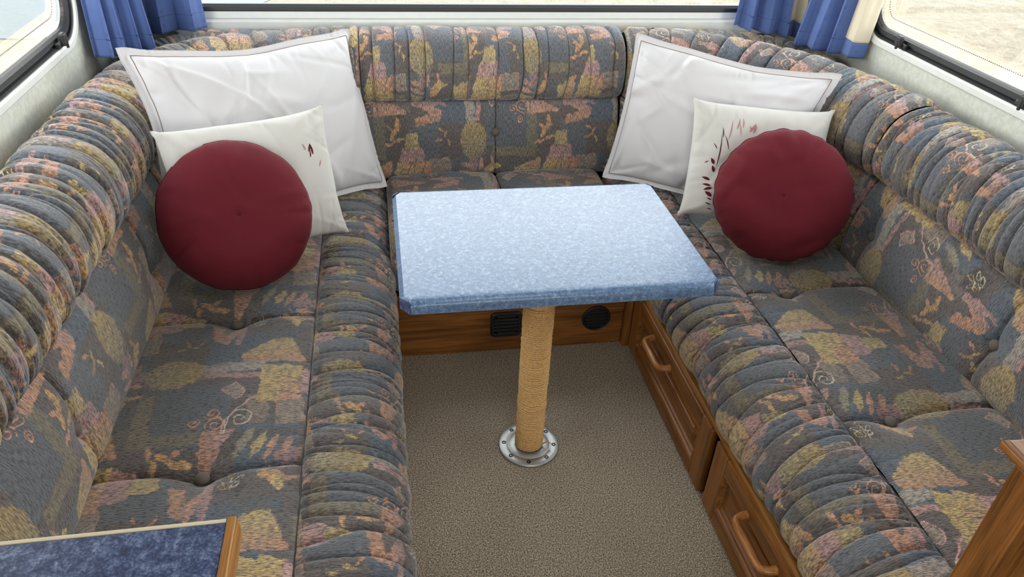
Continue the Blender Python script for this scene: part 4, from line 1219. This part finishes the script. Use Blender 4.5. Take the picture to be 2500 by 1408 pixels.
def frame_of(BL, BR, TL, TR, k):
    """scale the fitted outline towards the camera by k (a real change of place and size)"""
    c = np.array([0, 0, CAMH]); f = lambda p: c+(np.array(p)-c)*k
    BL, BR, TL, TR = map(f, (BL, BR, TL, TR))
    o = (BL+BR+TL+TR)/4; ex = (BR-BL+TR-TL)/2; ey = (TL-BL+TR-BR)/2
    return o, ex, ey

def place(P, o, ex, ey, w, h):
    """P local -> world"""
    W, H = np.linalg.norm(ex), np.linalg.norm(ey); ux, uy = ex/W, ey/H; uz = np.cross(ux, uy)
    return o+P[..., :1]*(W/w)*ux+P[..., 1:2]*(H/h)*uy+P[..., 2:3]*uz

def upsample(P):
    n, m = P.shape[:2]
    def up(A):
        o = np.zeros((A.shape[0]*2-1,)+A.shape[1:]); o[::2] = A
        B = np.vstack([A[:1], A, A[-1:]])
        o[1::2] = (-B[:-3]+9*B[1:-2]+9*B[2:-1]-B[3:])/16
        return o
    return up(up(P).swapaxes(0, 1)).swapaxes(0, 1)

def folds(P, n, seed, amp, span=0.5):
    """soft drawn folds laid across a cushion face"""
    r = np.random.default_rng(seed); x, y = P[..., 0], P[..., 1]
    ext = max(np.ptp(x), np.ptp(y)); h = np.zeros_like(x)
    for _ in range(n):
        cx, cy = r.uniform(x.min(), x.max()), r.uniform(y.min(), y.max()); a = r.uniform(0, np.pi)
        u = (x-cx)*math.cos(a)+(y-cy)*math.sin(a); v = -(x-cx)*math.sin(a)+(y-cy)*math.cos(a)
        v = v+0.6*u*u/ext*r.normal()
        L = ext*r.uniform(0.08, 0.22)*span*2; w = r.uniform(0.008, 0.022)
        h += r.choice([-1, 1])*amp*r.uniform(0.3, 1)*np.exp(-(u/L)**2)*np.exp(-(v/w)**2)
    return h

def puckers(P, n, seed, amp, inset):
    """short gathers running in from the seams"""
    r = np.random.default_rng(seed); x, y = P[..., 0], P[..., 1]; h = np.zeros_like(x)
    hx, hy = np.ptp(x)/2-inset, np.ptp(y)/2-inset
    for _ in range(n):
        if r.uniform() < hx/(hx+hy):
            e = r.choice([-1, 1]); u = hy-e*y; v = x-r.uniform(-hx, hx)
        else:
            e = r.choice([-1, 1]); u = hx-e*x; v = y-r.uniform(-hy, hy)
        u = np.clip(u, 0, None); v = v+r.normal(0, 0.35)*u
        h += amp*r.uniform(-1, 0.5)*np.exp(-(u/r.uniform(0.02, 0.09))**1.5)*np.exp(-(v/r.uniform(0.004, 0.013))**2)
    # drawn folds fanning out of the corners
    for sx in (-1, 1):
        for sy in (-1, 1):
            for _ in range(4):
                a = math.atan2(-sy*hy, -sx*hx)+r.normal(0, 0.35); c0 = (sx*hx*0.97, sy*hy*0.97)
                u = (x-c0[0])*math.cos(a)+(y-c0[1])*math.sin(a); v = -(x-c0[0])*math.sin(a)+(y-c0[1])*math.cos(a)
                h += amp*1.3*r.uniform(-1, 0.7)*np.exp(-(np.clip(u, 0, None)/r.uniform(0.05, 0.14))**2)*np.exp(-(v/r.uniform(0.006, 0.013))**2)*(u > -0.01)
    return h

def pillow(name, label, group, quad, k, mat, n, m, band, press, zmax, back, seed, iters=160, stitch=None, prints=None, fold=(14, 0.004), lean=0.0, droop=None):
    o, ex, ey = frame_of(*quad, k); W, H = np.linalg.norm(ex), np.linalg.norm(ey)
    fr, bk, w = pillow_sim(W*1.06, H*1.06, n, m, band, press, zmax, iters, seed)
    bk = bk.copy(); bk[..., 2] *= back
    w_, h_ = np.abs(fr[[0, -1]][:, [0, -1], 0]).mean()*2, np.abs(fr[[0, -1]][:, [0, -1], 1]).mean()*2
    inner = np.clip((fr[..., 2]-bk[..., 2])/0.05, 0, 1)
    fr[..., 2] += (folds(fr, fold[0], seed+1, fold[1])+puckers(fr, 70, seed+2, fold[1]*0.9, W/n*band))*np.clip(inner*1.5, 0, 1)
    if lean:
        for q in (fr, bk): q[..., 2] += lean*(np.clip(q[..., 1]/h_+0.5, 0, 1))**2
    if droop:
        for q in (fr, bk): droop(q, w_, h_)
    F0 = place(fr, o, ex, ey, w_, h_); B0 = place(bk, o, ex, ey, w_, h_)
    F2, B2 = upsample(F0), upsample(B0)
    t = thing(name, label, 'pillow' if 'pillow' in name else 'cushion', tuple((F0[:, 0].mean(0)+B0[:, 0].mean(0))/2), group)
    nn = np.cross(ex, ey); nn /= np.linalg.norm(nn)
    F2 = F2+nn*0.0008; B2 = B2-nn*0.0008
    a, b = F2.shape[:2]
    V = np.vstack([F2.reshape(-1, 3), B2.reshape(-1, 3)])
    g1 = grid_faces(a, b)[:, ::-1]; g2 = grid_faces(a, b, False, a*b)
    rim = [i*b for i in range(a)]+[(a-1)*b+j for j in range(1, b)]+[i*b+b-1 for i in range(a-2, -1, -1)]+[j for j in range(b-2, 0, -1)]
    R = [(rim[i], rim[(i+1) % len(rim)], rim[(i+1) % len(rim)]+a*b, rim[i]+a*b) for i in range(len(rim))]
    raw('cover', V, [tuple(f) for f in g1]+[tuple(f) for f in g2]+R, mat, t)
    if stitch:
        q = band*2
        ringi = [(i, q) for i in range(q, a-q)]+[(a-1-q, j) for j in range(q+1, b-q)]+[(i, b-1-q) for i in range(a-2-q, q-1, -1)]+[(q, j) for j in range(b-2-q, q, -1)]
        pts = np.array([F2[i, j] for i, j in ringi])+nn*0.0012
        tube('stitching', pts, 0.0009, STITCH, t, 5, True, 'brown stitched line inside the flange')
    if prints:
        for nm, mt, shapes in prints:
            G = grid_normals(F2)
            if (G[a//2, b//2]@nn) < 0: G = -G
            def at(u, v):
                x, y = np.clip(u, 0, 1)*(a-1), np.clip(v, 0, 1)*(b-1); i, j = min(int(x), a-2), min(int(y), b-2); fx, fy = x-i, y-j
                L = lambda A: A[i, j]*(1-fx)*(1-fy)+A[i+1, j]*fx*(1-fy)+A[i, j+1]*(1-fx)*fy+A[i+1, j+1]*fx*fy
                return L(F2)+L(G)*0.0009
            for (u, v, ang, L, wd) in shapes:
                c, s = math.cos(math.radians(ang)), math.sin(math.radians(ang)); V = []; F = []; base = 0; ks = 9
                for q in range(ks):
                    f = q/(ks-1); hw = wd*math.sin(math.pi*min(f*1.0, 1))**0.8*(1.25-0.6*f); xx = (f-0.5)*L
                    for sg in (-1, 1):
                        yy = sg*hw+0.15*L*(f-0.5)**2
                        V.append(at(u+(xx*c-yy*s)/W, v+(xx*s+yy*c)/H))
                for q in range(ks-1): F.append((base+2*q, base+2*q+1, base+2*q+3, base+2*q+2))
                raw(nm, V, F, mt, t)
    return t

GB, GS, GR = 'large white pillows', 'small white cushions', 'round burgundy cushions'
def curl_l(q, w, h):      # flange corner at upper left lifts, seat corner turns up
    x, y = q[..., 0]/w, q[..., 1]/h
    q[..., 2] += 0.03*np.clip(-x-0.36, 0, 1)*np.clip(y-0.3, 0, 1)*30*0.3
    q[..., 1] -= 0.035*h*np.exp(-((x+0.05)/0.22)**2)*np.clip(y*2, 0, 1)
    q[..., 0] += 0.03*w*np.exp(-((y-0.15)/0.25)**2)*np.clip(-x*2, 0, 1)
def curl_r(q, w, h):
    x, y = q[..., 0]/w, q[..., 1]/h
    q[..., 1] -= 0.03*h*np.exp(-((x-0.1)/0.25)**2)*np.clip(y*2, 0, 1)
    q[..., 0] -= 0.05*w*np.exp(-((y-0.05)/0.3)**2)*np.clip(x*2, 0, 1)
pillow('bed_pillow', 'large white flanged pillow with brown stitched border leaning in left corner', GB,
       ((-0.543, 1.786, 0.463), (0.006, 2.280, 0.380), (-0.636, 1.968, 0.928), (-0.087, 2.462, 0.845)), 0.99, WHITE_COTTON, 84, 64, 3, 0.00009, 0.085, 0.35, 31, stitch=True, fold=(30, 0.0085), droop=curl_l)
pillow('bed_pillow', 'large white flanged pillow leaning in right corner behind floral cushion', GB,
       ((0.729, 2.230, 0.412), (1.241, 1.851, 0.396), (0.824, 2.339, 0.862), (1.336, 1.961, 0.847)), 1.0, WHITE_COTTON, 84, 64, 3, 0.00009, 0.080, 0.35, 32, stitch=True, fold=(30, 0.010), droop=curl_r)
pillow('square_cushion', 'small white cushion on left bench half hidden behind round burgundy cushion', GS,
       ((-0.492, 1.663, 0.455), (-0.112, 1.905, 0.425), (-0.539, 1.778, 0.790), (-0.158, 2.020, 0.760)), 1.0, WARM_COTTON, 62, 54, 1, 0.00012, 0.055, 0.5, 33, fold=(14, 0.006),
       prints=[('printed_motif', PRINT_RED, [(0.80, 0.70, 70, 0.022, 0.003), (0.815, 0.69, 100, 0.03, 0.0035), (0.80, 0.66, 85, 0.02, 0.002)]), ('printed_pale_motif', PRINT_PALE, [(0.765, 0.715, 110, 0.02, 0.002), (0.86, 0.58, 60, 0.02, 0.0015)])])
pillow('square_cushion', 'small off-white cushion with burgundy plant print on right bench', GS,
       ((0.903, 1.966, 0.398), (1.30, 1.821, 0.404), (0.952, 2.114, 0.729), (1.349, 1.969, 0.734)), 0.966, WARM_COTTON, 62, 54, 1, 0.00012, 0.055, 0.5, 34, fold=(14, 0.006),
       prints=[('printed_motif', PRINT_RED, [(0.205, 0.485, 120, 0.020, 0.0048), (0.215, 0.425, 110, 0.020, 0.0045), (0.165, 0.475, 30, 0.014, 0.0015), (0.175, 0.345, 165, 0.026, 0.004), (0.185, 0.295, 175, 0.026, 0.0035), (0.195, 0.265, 200, 0.026, 0.004), (0.205, 0.225, 150, 0.024, 0.0055), (0.215, 0.185, 160, 0.016, 0.002), (0.21, 0.145, 165, 0.018, 0.002), (0.225, 0.10, 170, 0.016, 0.0018), (0.245, 0.58, 88, 0.10, 0.0017), (0.285, 0.64, 110, 0.045, 0.0014), (0.21, 0.605, 125, 0.02, 0.0013), (0.25, 0.715, 100, 0.03, 0.0015)]),
               ('printed_pale_motif', PRINT_PALE, [(0.30, 0.74, 85, 0.06, 0.0016), (0.345, 0.79, 80, 0.035, 0.0018), (0.375, 0.80, 95, 0.03, 0.0016), (0.44, 0.765, 60, 0.03, 0.0035), (0.455, 0.755, 75, 0.025, 0.003), (0.425, 0.76, 110, 0.018, 0.0018), (0.36, 0.75, 100, 0.04, 0.0012)])])

def round_cushion(label, c, nrm, rad, seed, ry=1.0):
    na, nr = 132, 26
    r = np.random.default_rng(seed)
    rr = np.linspace(0.0, 1.0, nr)*rad*1.10; rr[0] = 0.004
    th = np.linspace(0, 2*np.pi, na, endpoint=False)
    X = np.zeros((2, nr, na, 3))
    for s in (0, 1):
        X[s, ..., 0] = rr[:, None]*np.cos(th); X[s, ..., 1] = rr[:, None]*np.sin(th)
        X[s, ..., 2] = (1-2*s)*0.062*np.sqrt(np.clip(1-(rr/rr[-1])**2, 0, 1))[:, None]
    X += r.normal(0, 0.0008, X.shape)
    rest_r = np.diff(rr)[None, :, None, None]; rest_c = (2*rr*np.sin(np.pi/na))[None, :, None, None]
    for it in range(170):
        dr = np.gradient(X, axis=1); dt = np.roll(X, -1, 2)-np.roll(X, 1, 2)
        N = np.cross(dr, dt); N /= np.linalg.norm(N, axis=-1, keepdims=True)+1e-9; N[1] *= -1
        X[:, :-1] += (N*0.00012)[:, :-1]
        for rep in range(2):
            for a in (0, 1):
                i = np.arange(a, nr-1, 2); d = X[:, i+1]-X[:, i]; ln = np.linalg.norm(d, axis=-1, keepdims=True)+1e-9
                e = (ln-rest_r[:, i])/ln; e = np.where(e > 0, e, 0.2*e); X[:, i] += d*e*0.5; X[:, i+1] -= d*e*0.5
            for a in (0, 1):
                j = np.arange(a, na, 2); j1 = (j+1) % na; d = X[:, :, j1]-X[:, :, j]; ln = np.linalg.norm(d, axis=-1, keepdims=True)+1e-9
                e = (ln-rest_c)/ln; e = np.where(e > 0, e, 0.7*e); X[:, :, j] += d*e*0.5; X[:, :, j1] -= d*e*0.5
            mid = 0.5*(X[0, -1]+X[1, -1]); X[0, -1] = mid; X[1, -1] = mid
            X[0, 0, :, 2] = np.minimum(X[0, 0, :, 2], X[0, 3, :, 2].mean()-0.004); X[1, 0, :, 2] = X[1, 1, :, 2].mean()
            X[:, 0] = X[:, 0].mean(1, keepdims=True)*[0, 0, 1]+X[:, 0]*[1, 1, 0]
            X[:, 0, :, :2] *= 0.9
        z = X[..., 2]; X[..., 2] = np.where(np.abs(z) > 0.068, np.sign(z)*(0.068+(np.abs(z)-0.068)*0.85), z)
        if it % 8 == 7:
            sm = X.copy(); sm[:, 1:-1] = 0.25*(X[:, 2:]+X[:, :-2]+np.roll(X, 1, 2)[:, 1:-1]+np.roll(X, -1, 2)[:, 1:-1]); X = X*0.88+sm*0.12
    for q in range(3):       # even out the seam, more towards the rim
        k = nr-1-q
        for _ in range(14-4*q): X[:, k] = 0.5*X[:, k]+0.25*(np.roll(X[:, k], 1, 1)+np.roll(X[:, k], -1, 1))
    wv = 1+sum(r.normal(0, 0.0035)*np.cos(f*th+r.uniform(0, 6.28)) for f in (3, 5, 7, 9, 12, 17, 23))
    X[:, -2:, :, :2] *= wv[None, None, :, None]
    R_ = np.hypot(X[0, -1, :, 0], X[0, -1, :, 1]).max()
    # rim carries a shallow seam, faces get a few soft folds
    F = X[0].copy(); F[..., 2] += folds(F, 26, seed+2, 0.006)*np.clip(F[..., 2]/0.05, 0, 1)
    ang = np.arctan2(F[..., 1], F[..., 0]); rho = np.hypot(F[..., 0], F[..., 1])/R_
    for _ in range(46):
        a0 = r.uniform(-np.pi, np.pi); da = (ang-a0-r.normal(0, 0.3)*(1-rho)+np.pi) % (2*np.pi)-np.pi
        F[..., 2] += 0.009*r.uniform(-1, 0.6)*np.exp(-(da/r.uniform(0.025, 0.07))**2)*np.exp(-((0.97-rho)/r.uniform(0.08, 0.28))**2)
    B = X[1].copy(); B[..., 2] *= 0.75
    nrm = np.array(nrm, float); nrm /= np.linalg.norm(nrm)
    ux = np.cross([0, 0, 1.0], nrm); ux /= np.linalg.norm(ux); uy = np.cross(nrm, ux)
    f = lambda P: np.array(c)+(P[..., :1]*ux+P[..., 1:2]*uy*ry)*(rad/R_)+P[..., 2:3]*nrm
    Fw, Bw = f(F), f(B)
    low = Fw[-1][np.argmin(Fw[-1][:, 2])]
    t = thing('round_cushion', label, 'cushion', tuple(low), GR)
    V = np.vstack([Fw.reshape(-1, 3), Bw[:-1].reshape(-1, 3)])
    FF = [tuple(q) for q in grid_faces(nr, na, True)[:, ::-1]]
    o2 = nr*na
    FF += [tuple(q) for q in grid_faces(nr-1, na, True, o2)]
    FF += [(o2+(nr-2)*na+j, o2+(nr-2)*na+(j+1) % na, (nr-1)*na+(j+1) % na, (nr-1)*na+j) for j in range(na)]
    FF += [tuple(range(na)), tuple(o2+j for j in range(na))[::-1]]
    o = raw('cover', V, FF, BURGUNDY, t)
    md = o.modifiers.new('smooth', 'SUBSURF'); md.levels = 1; md.render_levels = 1
    tube('piping', Fw[-1]+0.0, 0.0022, BURGUNDY_PIPE, t, 6, True, 'dark burgundy piped seam')
    cc = Fw[0].mean(0)
    R3 = np.stack([ux, uy, nrm], 1)
    lathe('tuft', [(0.001, 0.001), (0.004, 0.0012), (0.006, -0.001)][::-1], BURGUNDY_PIPE, t, cc, R3, 12)
    return t
def nrm(az, el): return (math.cos(math.radians(el))*math.cos(math.radians(az)), math.cos(math.radians(el))*math.sin(math.radians(az)), math.sin(math.radians(el)))
round_cushion('round burgundy cushion leaning on white cushion of left bench', (-0.366, 1.716, 0.590), nrm(-72, 30), 0.1835, 51, 1.015)
round_cushion('round burgundy cushion leaning on floral cushion of right bench', (1.097, 1.729, 0.578), nrm(-118, 26), 0.1875, 52, 0.99)

# ------------------------------------------------------------------ curtains
def curtain(label, b0, b1, t0, t1, zb, zt, folds_, amp, seed, lining=None, out=(1, 0)):
    """pleated cloth from bottom line b0-b1 (xy) at zb up to t0-t1 at zt; folds across"""
    r = np.random.default_rng(seed)
    n, m = 150, 60
    f = np.linspace(0, 1, n); g = np.linspace(0, 1, m)
    F, G = np.meshgrid(f, g, indexing='ij')
    b0, b1, t0, t1 = map(np.array, (b0, b1, t0, t1))
    base = (b0*(1-F[..., None])+b1*F[..., None])*(1-G[..., None])+(t0*(1-F[..., None])+t1*F[..., None])*G[..., None]
    dirv = (b1-b0)/np.linalg.norm(b1-b0); no = np.array([-dirv[1], dirv[0]])
    if no@np.array(out) < 0: no = -no
    ph = r.uniform(0, 6.28)
    warp = F+0.035*np.sin(2*np.pi*F*2+ph)
    wave = np.sin(2*np.pi*folds_*warp+ph+0.5*G)
    wave = np.sign(wave)*np.abs(wave)**0.75
    am = amp*(1.0-0.55*G)*(0.75+0.5*np.sin(5*F+ph)**2)
    XY = base+no*(wave*am)[..., None]+dirv*(0.35*am*np.sin(4*np.pi*folds_*warp+2*ph))[..., None]
    Z = zb[0]*(1-F)+zb[1]*F; Z = Z*(1-G)+zt*G+0.003*np.sin(2*np.pi*folds_*warp+1)*(1-G)
    P = np.concatenate([XY, Z[..., None]], -1)
    c = P[n//2, 0]
    t = thing('curtain', label, 'curtain', tuple(c), 'blue curtains in the rear corners')
    L = np.r_[0, np.cumsum(np.linalg.norm(np.diff(P[:, 0], axis=0), axis=1))]
    U = np.broadcast_to(L[:, None], F.shape); V = Z-Z[:, :1]
    a = 0; cuts = [0, n-1]
    if lining is not None: cuts = sorted({0, n-1, int(lining[0]*(n-1)), int(lining[1]*(n-1))})
    hemk = int(np.searchsorted((Z[0]-Z[0, 0]), 0.042))
    for q in range(len(cuts)-1):
        i0, i1 = cuts[q], cuts[q+1]
        cream = lining is not None and i0 >= int(lining[0]*(n-1)) and i1 <= int(lining[1]*(n-1))
        sl_ = P[i0:i1+1]; uv = np.stack([U, V], -1)[i0:i1+1]
        if cream:
            o1 = grid_mesh('hem', sl_[:, :hemk+1], BLUE_CURTAIN, t, 'blue hem below the cream strip', uv[:, :hemk+1])
            o2 = grid_mesh('lining_strip', sl_[:, hemk:], CREAM_CLOTH, t, 'cream lining showing at the edge', uv[:, hemk:])
            for o in (o1, o2):
                md = o.modifiers.new('thick', 'SOLIDIFY'); md.thickness = 0.0012
        else:
            o = grid_mesh('cloth', sl_, BLUE_CURTAIN, t, None, uv)
            md = o.modifiers.new('thick', 'SOLIDIFY'); md.thickness = 0.0012
    hp = P[:, hemk]
    NN = np.gradient(hp, axis=0)
    side = np.stack([-NN[:, 1], NN[:, 0], 0*NN[:, 0]], 1); side /= np.linalg.norm(side, axis=1)[:, None]+1e-9
    tube('hem_stitching', hp, 0.0014, BLUE_CURTAIN_LINE, t, 6)
    return t
curtain('blue curtain with square motif hanging beside the left window', (-0.775, 2.235), (-0.655, 2.40), (-0.782, 2.30), (-0.70, 2.42), (0.825, 0.800), 1.30, 4.0, 0.022, 1, None, (1, -0.5))
curtain('blue curtain at left end of the rear window', (-0.735, 2.49), (-0.515, 2.515), (-0.72, 2.50), (-0.545, 2.53), (0.815, 0.832), 1.30, 2.5, 0.026, 2, None, (0, -1))
curtain('blue and cream curtain at right end of the rear window', (1.235, 2.515), (1.475, 2.47), (1.27, 2.53), (1.46, 2.50), (0.838, 0.805), 1.30, 3.5, 0.024, 6, (0.80, 1.0), (0, -1))
curtain('blue and cream curtain hanging beside the right window', (1.405, 2.40), (1.515, 2.165), (1.455, 2.36), (1.53, 2.14), (0.808, 0.828), 1.30, 4.0, 0.019, 9, (0.68, 1.0), (-1, -0.5))
